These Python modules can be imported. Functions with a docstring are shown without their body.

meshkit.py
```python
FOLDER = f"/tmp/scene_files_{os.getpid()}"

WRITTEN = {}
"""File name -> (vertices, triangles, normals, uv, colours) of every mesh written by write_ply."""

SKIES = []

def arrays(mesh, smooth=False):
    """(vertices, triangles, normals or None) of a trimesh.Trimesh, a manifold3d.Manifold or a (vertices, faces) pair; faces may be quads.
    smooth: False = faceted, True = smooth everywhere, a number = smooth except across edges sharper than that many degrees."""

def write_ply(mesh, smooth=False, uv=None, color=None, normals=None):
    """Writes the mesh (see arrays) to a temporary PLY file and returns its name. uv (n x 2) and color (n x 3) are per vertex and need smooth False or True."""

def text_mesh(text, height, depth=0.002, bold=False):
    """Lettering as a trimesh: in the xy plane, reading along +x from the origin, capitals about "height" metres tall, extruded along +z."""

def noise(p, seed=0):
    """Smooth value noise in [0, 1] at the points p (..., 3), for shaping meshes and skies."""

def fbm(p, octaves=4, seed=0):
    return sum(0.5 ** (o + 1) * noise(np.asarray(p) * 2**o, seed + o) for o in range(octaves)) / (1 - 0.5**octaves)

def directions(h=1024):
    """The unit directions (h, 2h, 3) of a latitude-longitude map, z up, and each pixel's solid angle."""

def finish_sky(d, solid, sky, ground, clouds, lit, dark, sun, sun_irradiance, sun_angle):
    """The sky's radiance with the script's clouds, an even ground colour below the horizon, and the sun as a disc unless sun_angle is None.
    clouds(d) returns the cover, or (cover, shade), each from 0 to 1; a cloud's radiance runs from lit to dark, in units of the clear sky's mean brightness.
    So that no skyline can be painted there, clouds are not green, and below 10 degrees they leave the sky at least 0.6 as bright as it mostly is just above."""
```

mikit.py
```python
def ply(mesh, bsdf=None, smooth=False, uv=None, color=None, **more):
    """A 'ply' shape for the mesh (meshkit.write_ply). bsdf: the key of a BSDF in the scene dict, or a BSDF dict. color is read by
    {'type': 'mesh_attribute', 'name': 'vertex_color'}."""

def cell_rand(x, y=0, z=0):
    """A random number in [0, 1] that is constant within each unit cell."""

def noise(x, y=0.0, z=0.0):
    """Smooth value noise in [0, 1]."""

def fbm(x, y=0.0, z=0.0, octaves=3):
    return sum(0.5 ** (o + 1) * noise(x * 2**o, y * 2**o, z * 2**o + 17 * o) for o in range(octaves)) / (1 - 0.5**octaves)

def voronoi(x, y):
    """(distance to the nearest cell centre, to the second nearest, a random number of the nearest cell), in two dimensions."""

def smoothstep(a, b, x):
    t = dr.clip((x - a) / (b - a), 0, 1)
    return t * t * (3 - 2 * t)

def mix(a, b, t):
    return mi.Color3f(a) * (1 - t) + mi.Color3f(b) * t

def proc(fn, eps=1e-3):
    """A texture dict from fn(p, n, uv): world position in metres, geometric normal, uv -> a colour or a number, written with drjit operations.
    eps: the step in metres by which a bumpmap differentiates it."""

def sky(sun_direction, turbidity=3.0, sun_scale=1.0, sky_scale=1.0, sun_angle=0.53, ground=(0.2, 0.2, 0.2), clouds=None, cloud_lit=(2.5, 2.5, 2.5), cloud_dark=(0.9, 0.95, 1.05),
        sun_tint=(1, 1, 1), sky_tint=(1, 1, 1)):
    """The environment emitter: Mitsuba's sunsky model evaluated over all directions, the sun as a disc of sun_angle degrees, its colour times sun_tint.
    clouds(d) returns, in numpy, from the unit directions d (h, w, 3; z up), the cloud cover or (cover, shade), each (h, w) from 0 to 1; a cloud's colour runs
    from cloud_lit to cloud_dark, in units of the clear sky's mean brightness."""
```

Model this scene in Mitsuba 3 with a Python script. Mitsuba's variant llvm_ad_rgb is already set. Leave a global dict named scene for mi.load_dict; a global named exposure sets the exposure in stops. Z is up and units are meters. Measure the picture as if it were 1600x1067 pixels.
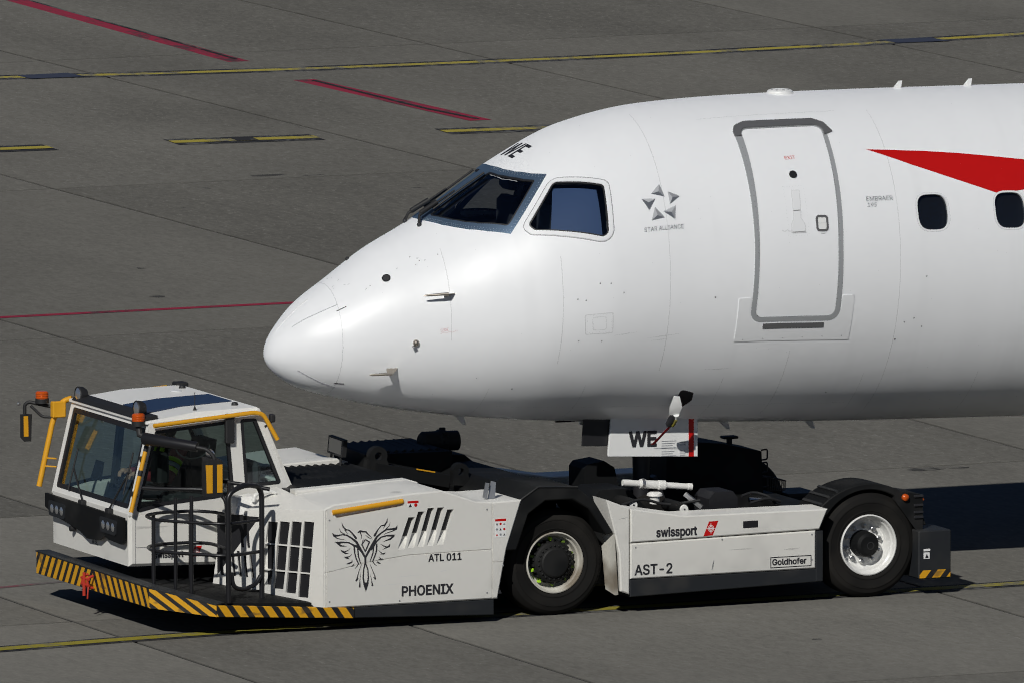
import math, random
import numpy as np, trimesh, mitsuba as mi, drjit as dr
import manifold3d as m3
import shapely
from shapely.geometry import Polygon, LineString, Point, box as sbox
from shapely import affinity
from shapely.ops import unary_union
import mikit, meshkit
from mikit import proc, noise, fbm, smoothstep, mix, cell_rand

random.seed(7)
RNG = np.random.default_rng(7)
T = mi.ScalarTransform4f
scene, labels = {'type': 'scene'}, {}

# ------------------------------------------------------------------ camera, sun and sky, exposure
ELEV, YAW = math.radians(6.8), math.radians(23.5)
VIEW = np.array([math.sin(YAW) * math.cos(ELEV), math.cos(YAW) * math.cos(ELEV), -math.sin(ELEV)])
TARGET = np.array([0.0, 0.0, 2.5135])
CAM = TARGET - 161.0 * VIEW
scene['camera'] = {'type': 'perspective', 'fov': 3.6, 'fov_axis': 'x', 'near_clip': 1.0, 'far_clip': 6000.0,
                   'principal_point_offset_x': 0.0, 'principal_point_offset_y': 0.0,
                   'to_world': T().look_at(origin=CAM.tolist(), target=TARGET.tolist(), up=[0, 0, 1]),
                   'film': {'type': 'hdrfilm', 'width': 1024, 'height': 682, 'rfilter': {'type': 'gaussian'}},
                   'sampler': {'type': 'independent', 'sample_count': 64}}
SUN = np.array([-0.95, -1.1, 1.0]); SUN /= np.linalg.norm(SUN)
scene['sky'] = mikit.sky(SUN.tolist(), turbidity=3.0, sky_scale=0.23, sky_tint=(0.82, 0.93, 1.2), ground=(0.10, 0.10, 0.095), sun_tint=(0.85, 1.045, 1.43))
exposure = 1.3

# ------------------------------------------------------------------ materials
def rgb(*c): return {'type': 'rgb', 'value': list(c)}
def bsdf(key, d): scene[key] = d; return key
def prin(key, col, rough=0.5, metal=0.0, spec=0.5, coat=0.0):
    d = {'type': 'principled', 'base_color': col if isinstance(col, dict) else rgb(*col), 'roughness': rough if isinstance(rough, dict) else float(rough), 'metallic': float(metal), 'specular': float(spec)}
    if coat: d['clearcoat'] = float(coat); d['clearcoat_gloss'] = 0.9
    return bsdf(key, {'type': 'twosided', 'bsdf': d})

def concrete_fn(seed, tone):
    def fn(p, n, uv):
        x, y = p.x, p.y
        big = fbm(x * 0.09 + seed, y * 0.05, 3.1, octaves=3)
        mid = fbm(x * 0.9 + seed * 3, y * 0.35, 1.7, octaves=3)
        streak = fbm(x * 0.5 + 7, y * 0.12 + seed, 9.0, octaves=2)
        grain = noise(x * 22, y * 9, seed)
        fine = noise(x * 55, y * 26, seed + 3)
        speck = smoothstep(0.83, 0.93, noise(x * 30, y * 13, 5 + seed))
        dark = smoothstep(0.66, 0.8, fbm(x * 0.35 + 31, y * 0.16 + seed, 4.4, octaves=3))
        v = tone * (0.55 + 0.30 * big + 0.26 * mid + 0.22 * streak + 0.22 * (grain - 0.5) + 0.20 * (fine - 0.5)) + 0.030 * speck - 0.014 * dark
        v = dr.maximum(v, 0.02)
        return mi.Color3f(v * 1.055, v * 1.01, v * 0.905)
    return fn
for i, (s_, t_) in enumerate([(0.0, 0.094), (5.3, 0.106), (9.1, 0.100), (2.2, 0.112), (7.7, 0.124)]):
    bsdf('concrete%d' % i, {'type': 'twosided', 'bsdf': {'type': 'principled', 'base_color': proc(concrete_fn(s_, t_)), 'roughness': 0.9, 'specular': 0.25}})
prin('sealant', (0.014, 0.014, 0.015), 0.8)

def worn_fn(col, und, amount, seed):
    def fn(p, n, uv):
        a = fbm(p.x * 2.3 + seed, p.y * 1.1, 2.0, octaves=4)
        b = noise(p.x * 26, p.y * 11, seed)
        w = smoothstep(0.55 - 0.25 * amount, 0.85 - 0.2 * amount, 0.75 * a + 0.3 * b)
        return mix(col, und, w * 0.9)
    return fn
def paint(key, col, amount, seed, und=(0.10, 0.098, 0.093)):
    bsdf(key, {'type': 'twosided', 'bsdf': {'type': 'principled', 'base_color': proc(worn_fn(col, und, amount, seed)), 'roughness': 0.75, 'specular': 0.3}})
paint('line_yellow', (0.26, 0.215, 0.04), 0.35, 1.0)
paint('line_yellow_bright', (0.21, 0.18, 0.025), 0.45, 4.0)
paint('line_black', (0.022, 0.022, 0.024), 0.35, 2.0)
paint('line_red', (0.20, 0.018, 0.038), 0.25, 3.0, (0.05, 0.03, 0.035))
paint('line_faint', (0.15, 0.05, 0.06), 0.9, 6.0)
prin('insert_blue', (0.032, 0.038, 0.06), 0.6)

def skin_fn(p, n, uv):
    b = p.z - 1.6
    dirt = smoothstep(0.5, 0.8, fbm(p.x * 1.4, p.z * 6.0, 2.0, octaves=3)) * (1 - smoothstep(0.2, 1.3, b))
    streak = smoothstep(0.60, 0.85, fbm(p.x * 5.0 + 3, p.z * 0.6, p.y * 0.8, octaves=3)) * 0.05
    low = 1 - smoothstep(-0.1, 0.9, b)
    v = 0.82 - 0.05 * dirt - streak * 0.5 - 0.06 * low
    return mi.Color3f(v * 0.98, v * 0.99, v * 1.01)
def skin_rough(p, n, uv):
    return 0.34 + 0.12 * fbm(p.x * 1.1, p.y * 1.1, p.z * 2.2, octaves=2)
def skin_wave(p, n, uv):
    return 0.0009 * dr.cos(p.x * 11.8) * smoothstep(0.3, 0.7, fbm(p.x * 0.9, p.y, p.z * 0.8, octaves=2)) + 0.0035 * fbm(p.x * 1.3, p.y * 1.3, p.z * 2.0, octaves=2)
bsdf('skin_white', {'type': 'twosided', 'bsdf': {'type': 'bumpmap', 'arbitrary': proc(skin_wave, 0.01), 'scale': 1.0, 'bsdf': {'type': 'principled', 'base_color': proc(skin_fn), 'roughness': proc(skin_rough), 'specular': 0.5}}})
prin('skin_plain', (0.795, 0.803, 0.82), 0.42)
prin('skin_trim', (0.75, 0.757, 0.77), 0.35)
prin('seam_grey', (0.60, 0.605, 0.615), 0.5)
prin('seam_dark', (0.22, 0.22, 0.23), 0.5)
prin('door_grey', (0.30, 0.31, 0.32), 0.45)
prin('hood_grey', (0.11, 0.11, 0.115), 0.45)
prin('print_black', (0.022, 0.022, 0.026), 0.5)
prin('print_grey', (0.10, 0.11, 0.13), 0.5)
prin('print_midgrey', (0.25, 0.26, 0.28), 0.5)
prin('print_lightgrey', (0.45, 0.46, 0.48), 0.4)
prin('print_red', (0.50, 0.007, 0.006), 0.3)
prin('print_white', (0.75, 0.75, 0.74), 0.5)
prin('steel_blue', (0.10, 0.155, 0.235), 0.38, 0.55)
prin('rivet_steel', (0.48, 0.55, 0.62), 0.3, 0.8)
prin('gasket', (0.012, 0.012, 0.014), 0.5)
prin('cavity', (0.018, 0.019, 0.022), 0.8)
prin('cockpit_grey', (0.055, 0.06, 0.07), 0.7)
prin('visor_blue', (0.09, 0.155, 0.32), 0.5)
prin('probe_metal', (0.42, 0.38, 0.33), 0.32, 0.9)
prin('dark_metal', (0.05, 0.05, 0.055), 0.4, 0.6)
prin('chrome', (0.75, 0.76, 0.78), 0.15, 1.0)
prin('aluminium', (0.50, 0.50, 0.50), 0.35, 0.9)

def tug_fn(p, n, uv):
    grime = smoothstep(0.50, 0.78, fbm(p.x * 2.2, p.z * 2.6, p.y * 2.0, octaves=4))
    scr = smoothstep(0.80, 0.90, noise(p.x * 3.0, p.z * 60.0, p.y * 3)) * smoothstep(0.55, 0.7, fbm(p.x * 1.5 + 9, p.z * 3, 1.0, octaves=2))
    low = 1 - smoothstep(0.25, 0.8, p.z)
    v = 0.68 - 0.10 * grime - 0.05 * low * (0.5 + 0.5 * grime) - 0.18 * scr
    return mi.Color3f(v * 1.0, v * 0.98, v * 0.925)
bsdf('tug_white', {'type': 'twosided', 'bsdf': {'type': 'principled', 'base_color': proc(tug_fn), 'roughness': 0.35, 'specular': 0.5}})
prin('tug_white_clean', (0.74, 0.73, 0.70), 0.3)
def dust_fn(base, dust, seed):
    def fn(p, n, uv):
        d = smoothstep(0.45, 0.75, fbm(p.x * 3 + seed, p.y * 3, p.z * 3, octaves=3))
        return mix(base, dust, d)
    return fn
bsdf('black_paint', {'type': 'twosided', 'bsdf': {'type': 'principled', 'base_color': proc(dust_fn((0.007, 0.0075, 0.008), (0.017, 0.017, 0.017), 1.0)), 'roughness': 0.6, 'specular': 0.2}})
bsdf('charcoal_paint', {'type': 'twosided', 'bsdf': {'type': 'principled', 'base_color': proc(dust_fn((0.016, 0.018, 0.021), (0.03, 0.03, 0.03), 2.0)), 'roughness': 0.5, 'specular': 0.4}})
bsdf('rubber', {'type': 'twosided', 'bsdf': {'type': 'principled', 'base_color': proc(dust_fn((0.0075, 0.007, 0.0065), (0.015, 0.0135, 0.012), 3.0)), 'roughness': 0.8, 'specular': 0.25}})
prin('black_tube', (0.012, 0.012, 0.014), 0.35)
prin('yellow_paint', (0.66, 0.32, 0.015), 0.4)
prin('interior_dark', (0.025, 0.026, 0.028), 0.7)
prin('rim_white', (0.72, 0.715, 0.69), 0.35)
bsdf('rim_worn', {'type': 'twosided', 'bsdf': {'type': 'principled', 'base_color': proc(dust_fn((0.55, 0.53, 0.47), (0.20, 0.17, 0.13), 4.0)), 'roughness': 0.55}})
prin('lug_green', (0.42, 0.75, 0.03), 0.5)
prin('lug_green_shaded', (0.10, 0.17, 0.015), 0.6)  # darker copy of lug_green, shade painted into these markers
prin('tow_red', (0.42, 0.03, 0.015), 0.5)
prin('panel_blue', (0.018, 0.033, 0.075), 0.35)
prin('lamp_orange', (0.50, 0.075, 0.006), 0.15, 0, 0.6)
prin('lamp_clear', (0.85, 0.86, 0.88), 0.18, 0.9)
prin('mirror_glass', (0.7, 0.72, 0.74), 0.05, 1.0)
prin('cloth_red', (0.16, 0.012, 0.018), 0.9)
prin('cloth_lime', (0.45, 0.72, 0.05), 0.8)
prin('cloth_navy', (0.012, 0.014, 0.02), 0.9)
prin('reflective_grey', (0.35, 0.42, 0.42), 0.5)
prin('skin_tone', (0.42, 0.26, 0.18), 0.55)
prin('hair_dark', (0.02, 0.015, 0.012), 0.7)
prin('strap_red', (0.45, 0.015, 0.02), 0.7)
prin('hose_black', (0.015, 0.015, 0.016), 0.6)
bsdf('glass_cab', {'type': 'thindielectric', 'specular_transmittance': rgb(0.62, 0.72, 0.70), 'specular_reflectance': rgb(0.9, 0.95, 1.0)})
bsdf('glass_plane', {'type': 'thindielectric', 'specular_transmittance': rgb(0.60, 0.63, 0.66), 'specular_reflectance': rgb(0.8, 0.9, 1.0)})
def hazard(angle, period, fn_coord, chev=None, edge=None):
    ca = math.tan(angle)
    def fn(p, n, uv):
        u, v = fn_coord(p)
        w = (dr.abs(u - chev) if chev is not None else u) + v * ca
        s = w / period; s = s - dr.floor(s)
        on = smoothstep(0.40, 0.44, s) * (1 - smoothstep(0.96, 1.0, s))
        wear = smoothstep(0.62, 0.74, fbm(p.x * 5, p.y * 5, p.z * 9, octaves=3))
        c = mix((0.014, 0.014, 0.016), (0.62, 0.31, 0.012), on)
        return mix(c, (0.05, 0.04, 0.03), wear * 0.6)
    return fn
def hz(key, *a, **k):
    bsdf(key, {'type': 'twosided', 'bsdf': {'type': 'principled', 'base_color': proc(hazard(*a, **k)), 'roughness': 0.5, 'specular': 0.4}})
hz('hazard_front', math.radians(35), 0.155, lambda p: (p.y, p.z), 0.06)
hz('hazard_corner', math.radians(55), 0.150, lambda p: (p.y * -0.72 + p.x * 0.69, p.z))
hz('hazard_side', math.radians(35), 0.150, lambda p: (p.x, p.z))
hz('hazard_rear', math.radians(-40), 0.16, lambda p: (p.x, p.z))

# ------------------------------------------------------------------ mesh helpers
def tri2d(poly):
    v, f = trimesh.creation.triangulate_polygon(poly, engine='earcut')
    return np.asarray(v), np.asarray(f)
def mm(v, f): return trimesh.Trimesh(np.asarray(v, float), np.asarray(f, int), process=False)
def cat(ms): return trimesh.util.concatenate(ms)
def to_manifold(t):
    t = trimesh.Trimesh(t.vertices, t.faces, process=True)
    return m3.Manifold(m3.Mesh(np.asarray(t.vertices, np.float32), np.asarray(t.faces, np.uint32)))
def from_manifold(m):
    q = m.to_mesh(); return mm(q.vert_properties[:, :3], q.tri_verts)
def hull(pts): return from_manifold(m3.Manifold.hull_points(np.asarray(pts, float).tolist()))
def rbox(x0, x1, y0, y1, z0, z1, b=0.01):
    P = []
    for x, sx in ((x0, 1), (x1, -1)):
        for y, sy in ((y0, 1), (y1, -1)):
            for z, sz in ((z0, 1), (z1, -1)):
                P += [(x, y + sy * b, z + sz * b), (x + sx * b, y, z + sz * b), (x + sx * b, y + sy * b, z)]
    return hull(P)
def inset(poly, b):
    P = np.asarray(poly, float); n = len(P); out = []
    for i in range(n):
        a, c, d_ = P[i - 1], P[i], P[(i + 1) % n]
        e1 = (c - a) / (np.linalg.norm(c - a) + 1e-9); e2 = (d_ - c) / (np.linalg.norm(d_ - c) + 1e-9)
        n1, n2 = np.array([-e1[1], e1[0]]), np.array([-e2[1], e2[0]])
        h = n1 + n2; h /= max(np.linalg.norm(h), 1e-6)
        out.append(c + h * b / max(h @ n1, 0.45))
    return np.array(out)
AX = {'y': lambda u, v, w: np.stack([u, w, v], -1), 'x': lambda u, v, w: np.stack([w, u, v], -1), 'z': lambda u, v, w: np.stack([u, v, w], -1)}
def prism(poly, a0, a1, bev=0.012, axis='y'):
    """polygon (X,Z) along Y, (Y,Z) along X or (X,Y) along Z, both ends bevelled"""
    P = np.asarray(poly, float)
    if Polygon(P).exterior.is_ccw is False: P = P[::-1]
    a0, a1 = min(a0, a1), max(a0, a1); bev = min(bev, (a1 - a0) / 2.5)
    Q = inset(P, bev) if bev > 0 else P
    rings = [(Q, a0), (P, a0 + bev), (P, a1 - bev), (Q, a1)] if bev > 0 else [(P, a0), (P, a1)]
    V = np.concatenate([AX[axis](r[:, 0], r[:, 1], np.full(len(r), w)) for r, w in rings]); n = len(P); F = []
    for k in range(len(rings) - 1):
        for i in range(n):
            j = (i + 1) % n; a, b_, c, d_ = k * n + i, k * n + j, (k + 1) * n + j, (k + 1) * n + i
            F += [(a, b_, c), (a, c, d_)]
    for base, ring, flip in ((0, rings[0][0], True), ((len(rings) - 1) * n, rings[-1][0], False)):
        v2, f2 = tri2d(Polygon(ring))
        idx = np.array([np.argmin(((ring - q) ** 2).sum(1)) for q in v2])
        for t in f2:
            t = idx[t]; 
            e = ring[t]; ccw = np.cross(e[1] - e[0], e[2] - e[0]) > 0
            t = t if ccw else t[::-1]
            F.append(tuple(base + (t[::-1] if flip else t)))
    m = mm(V, F)
    if m.volume < 0: m.invert()
    return m
def tube(pts, r, sides=10, closed=False, cap=True):
    p = np.asarray(pts, float); n = len(p)
    t = np.roll(p, -1, 0) - np.roll(p, 1, 0) if closed else np.gradient(p, axis=0)
    t /= np.linalg.norm(t, axis=1, keepdims=True) + 1e-12
    a = np.cross(t[0], [0, 0, 1.0] if abs(t[0][2]) < 0.9 else [1.0, 0, 0]); a /= np.linalg.norm(a)
    A = []
    for i in range(n):
        a = a - t[i] * (a @ t[i]); a /= np.linalg.norm(a); A.append(a.copy())
    A = np.array(A); B = np.cross(t, A); ang = np.arange(sides) * 2 * np.pi / sides
    R = np.broadcast_to(np.asarray(r, float), (n,))[:, None, None]
    V = (p[:, None] + R * (np.cos(ang)[None, :, None] * A[:, None] + np.sin(ang)[None, :, None] * B[:, None])).reshape(-1, 3)
    F = []
    for i in range(n if closed else n - 1):
        for j in range(sides):
            k = (i + 1) % n; a_, b_, c, d_ = i * sides + j, i * sides + (j + 1) % sides, k * sides + (j + 1) % sides, k * sides + j
            F += [(a_, b_, c), (a_, c, d_)]
    if cap and not closed:
        V = np.vstack([V, p[:1], p[-1:]]); c0, c1 = len(V) - 2, len(V) - 1
        for j in range(sides):
            F += [(c0, (j + 1) % sides, j), (c1, (n - 1) * sides + j, (n - 1) * sides + (j + 1) % sides)]
    m = mm(V, F)
    if m.volume < 0: m.invert()
    return m
def rounded(pts, r=0.06, k=6, closed=False):
    """polyline with its corners rounded"""
    p = [np.asarray(q, float) for q in pts]; n = len(p); out = []
    for i in range(n):
        if not closed and i in (0, n - 1): out.append(p[i]); continue
        a, c, d_ = p[i - 1], p[i], p[(i + 1) % n]
        la, ld = np.linalg.norm(a - c), np.linalg.norm(d_ - c); q = min(r, la * 0.45, ld * 0.45)
        s, e = c + (a - c) / la * q, c + (d_ - c) / ld * q
        for w in np.linspace(0, 1, k): out.append((1 - w) ** 2 * s + 2 * w * (1 - w) * c + w * w * e)
    return np.array(out)
def lathe(profile, center, n=56, axis='y'):
    pr = np.asarray(profile, float); ang = np.arange(n) * 2 * np.pi / n; V = []
    for r_, h in pr:
        c, s = r_ * np.cos(ang), r_ * np.sin(ang)
        V.append(np.stack([c, np.full(n, h), s], -1) if axis == 'y' else (np.stack([c, s, np.full(n, h)], -1) if axis == 'z' else np.stack([np.full(n, h), c, s], -1)))
    V = np.concatenate(V) + np.asarray(center, float); F = []
    for k in range(len(pr) - 1):
        for j in range(n):
            a, b_ = k * n + j, k * n + (j + 1) % n
            F += [(a, b_, b_ + n), (a, b_ + n, a + n)]
    return mm(V, F)
def panel(poly, origin, u, v, th):
    """flat panel of a shapely polygon (holes kept) in the plane (u, v), thickness th along u x v"""
    origin, u, v = (np.asarray(q, float) for q in (origin, u, v)); u = u / np.linalg.norm(u); v = v - u * (v @ u); v /= np.linalg.norm(v); w = np.cross(u, v)
    m = trimesh.creation.extrude_polygon(poly, th, engine='earcut')
    X = np.asarray(m.vertices); return mm(origin + X[:, :1] * u + X[:, 1:2] * v + X[:, 2:3] * w, m.faces)
def rot_y(m, ang, c):
    m = m.copy(); m.apply_transform(trimesh.transformations.rotation_matrix(ang, [0, 1, 0], c)); return m
def bar(a, b, w, h):
    """rectangular bar from a to b, w wide (horizontal), h high"""
    a, b = np.asarray(a, float), np.asarray(b, float); t = (b - a) / np.linalg.norm(b - a)
    s = np.cross(t, [0, 0, 1.0]); s = s / np.linalg.norm(s) if np.linalg.norm(s) > 1e-3 else np.array([1.0, 0, 0]); q = np.cross(s, t)
    return hull([e + s * i * w / 2 + q * j * h / 2 for e in (a, b) for i in (-1, 1) for j in (-1, 1)])

def number(key):
    if key not in scene: return key
    i = 1
    while '%s_%03d' % (key, i) in scene: i += 1
    return '%s_%03d' % (key, i)
def put(name, mesh, mat, parent=None, smooth=30, label=None, **kind):
    key = number((parent + '__' if parent else '') + name)
    scene[key] = mikit.ply(mesh, mat, smooth=smooth)
    L = {}
    if label: L['label'] = label
    L.update(kind)
    if L: labels[key] = L
    return key
def root(key, label, category, group=None, **kw):
    labels[key] = {'label': label, 'category': category, **({'group': group} if group else {}), **kw}
    return key

# ------------------------------------------------------------------ apron: concrete slabs, joints, painted markings
base = [(-3000, -3000, -0.03), (3000, -3000, -0.03), (3000, 3000, -0.03), (-3000, 3000, -0.03)]
put('apron', mm(base, [(0, 1, 2), (0, 2, 3)]), 'concrete0', None, False, kind='structure')
XJ = [-24.2, -18.6, -13.0, -7.4, -4.73, -1.82, 3.93, 9.54, 15.10, 20.6, 26.2, 31.8, 37.4, 43.0]
YJ = [-36.0, -21.5, -7.0, 7.45, 21.66, 35.87, 50.15, 64.4, 78.7, 93.0]
put('joint_sealant', mm([(XJ[0], YJ[0], -0.012), (XJ[-1], YJ[0], -0.012), (XJ[-1], YJ[-1], -0.012), (XJ[0], YJ[-1], -0.012)], [(0, 1, 2), (0, 2, 3)]), 'sealant', 'apron', False)
def wob(x, y, s): return 0.020 * (meshkit.noise(np.array([x * 0.9 + s, y * 0.9, s])) - 0.5) + 0.020 * (meshkit.noise(np.array([x * 4.1 + s, y * 4.1, s * 2])) - 0.5)
def slab(x0, x1, y0, y1, k):
    g = 0.025; pts = []
    for (a, b, ax) in (((x0, y0), (x1, y0), 0), ((x1, y0), (x1, y1), 1), ((x1, y1), (x0, y1), 0), ((x0, y1), (x0, y0), 1)):
        n = max(4, int(math.hypot(b[0] - a[0], b[1] - a[1]) / 0.45))
        for i in range(n):
            w = i / n; x, y = a[0] + (b[0] - a[0]) * w, a[1] + (b[1] - a[1]) * w
            gx = g * (1 if abs(x - x0) < 1e-6 else -1 if abs(x - x1) < 1e-6 else 0); gy = g * 0.8 * (1 if abs(y - y0) < 1e-6 else -1 if abs(y - y1) < 1e-6 else 0)
            pts.append((x + gx + (wob(x, y, 3.3) if ax == 1 else 0), y + gy + (wob(x, y, 8.1) if ax == 0 else 0)))
    m = trimesh.creation.extrude_polygon(Polygon(pts), 0.012, engine='earcut'); m.apply_translation([0, 0, -0.012])
    put('slab', m, 'concrete%d' % k, 'apron', False)
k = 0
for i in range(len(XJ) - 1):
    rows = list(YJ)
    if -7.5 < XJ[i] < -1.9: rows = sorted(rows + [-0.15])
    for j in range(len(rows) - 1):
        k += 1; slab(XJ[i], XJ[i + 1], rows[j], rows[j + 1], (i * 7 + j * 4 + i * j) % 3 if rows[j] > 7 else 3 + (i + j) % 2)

def strip(name, pts, w, mat, z, off=0.0, label=None):
    L = LineString(pts)
    if off: L = L.parallel_offset(abs(off), 'left' if off > 0 else 'right')
    P = L.buffer(w / 2, cap_style=2, join_style=2)
    v, f = tri2d(P); return put(name, mm(np.c_[v, np.full(len(v), z)], f), mat, 'apron', False, label)
def lined(pts, w=0.19, bw=0.10, bright=False, skew=None):
    strip('line_border', pts, w + 2 * bw, 'line_black', 0.004)
    strip('painted_line', pts, w, 'line_yellow_bright' if bright else 'line_yellow', 0.008)
lined([(5, 50.6), (10, 49.3), (13.8, 48.35), (15.9, 48.0), (18.0, 47.78), (19.9, 47.72), (21.6, 47.68), (23.5, 47.7), (25.4, 47.82), (26.9, 48.0), (28.4, 48.2), (33, 49.0)], 0.23, 0.18)
lined([(8.2, 40.45), (11.25, 40.25)], 0.27, 0.21)
lined([(12.85, 40.2), (14.75, 40.03)], 0.27, 0.21)
lined([(16.45, 40.0), (19.6, 39.75)], 0.27, 0.21)
strip('painted_line', [(-3, 23.72), (3.5, 23.72), (14.5, 23.70)], 0.17, 'line_red', 0.004)
strip('painted_line', [(18.1, 63.5), (17.8, 57.5), (17.42, 49.0)], 0.30, 'line_red', 0.004)
strip('painted_line', [(17.30, 46.55), (17.42, 41.05)], 0.30, 'line_red', 0.004)
strip('painted_line', [(-4.6, 2.43), (-3.7, 2.63)], 0.10, 'line_faint', 0.004)
lined([(-14, -2.9), (-9, -2.05), (-6.13, -1.70), (-4.97, -1.56), (-3.83, -1.47), (-1.3, -1.40), (2.85, -1.37), (4.98, -1.31), (9, -1.15), (14, -0.9)], 0.20, 0.09, True)
for (x, y) in ((14.3, 48.25), (26.5, 47.97)):
    put('line_insert', mm(np.c_[np.array([(x - 0.2, y - 0.25), (x + 0.55, y - 0.28), (x + 0.5, y + 0.25), (x - 0.25, y + 0.22)]), np.full(4, 0.012)], [(0, 1, 2), (0, 2, 3)]), 'insert_blue', 'apron', False)
strip('worn_stripe', [(17.38, 46.4), (17.36, 44.6), (17.34, 42.6), (17.44, 41.2)], 0.07, 'line_black', 0.009)
strip('worn_stripe', [(17.93, 57.6), (17.72, 53.0), (17.50, 49.3)], 0.05, 'line_black', 0.009)
strip('worn_stripe', [(13.66, 40.13), (13.95, 40.11)], 0.30, 'line_black', 0.010)
bsdf('stain_dark', {'type': 'twosided', 'bsdf': {'type': 'principled', 'base_color': proc(lambda p, n, uv: mix((0.040, 0.039, 0.037), (0.086, 0.083, 0.076), smoothstep(0.35, 0.6, fbm(p.x * 9, p.y * 3.2, 1.0, octaves=3)))), 'roughness': 0.85, 'specular': 0.25}})
def stain(x, y, rx, ry, seed):
    a = np.linspace(0, 2 * math.pi, 40, endpoint=False); w = 0.75 + 0.5 * meshkit.fbm(np.c_[np.cos(a) * 1.6 + seed, np.sin(a) * 1.6, a * 0 + seed], 3)
    v, f = tri2d(Polygon(np.c_[x + rx * w * np.cos(a), y + ry * w * np.sin(a)])); put('oil_stain', mm(np.c_[v, np.full(len(v), 0.003)], f), 'stain_dark', 'apron', False)
for q_ in ((11.25, 35.2, 0.05, 0.10, 1.0), (12.5, 36.2, 0.22, 0.10, 2.0), (13.0, 36.0, 0.14, 0.06, 2.4), (7.3, 27.6, 0.05, 0.07, 3.0), (6.4, 24.9, 0.08, 0.10, 4.0), (7.9, 7.25, 0.22, 0.13, 5.0), (8.25, 7.2, 0.12, 0.06, 5.5), (10.9, 8.1, 0.10, 0.15, 6.0), (10.2, 33.3, 0.05, 0.05, 7.0), (13.6, 34.2, 0.06, 0.05, 8.0), (13.2, 34.6, 0.06, 0.04, 8.4), (1.4, -4.2, 0.05, 0.05, 10.0)): stain(*q_)

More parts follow.
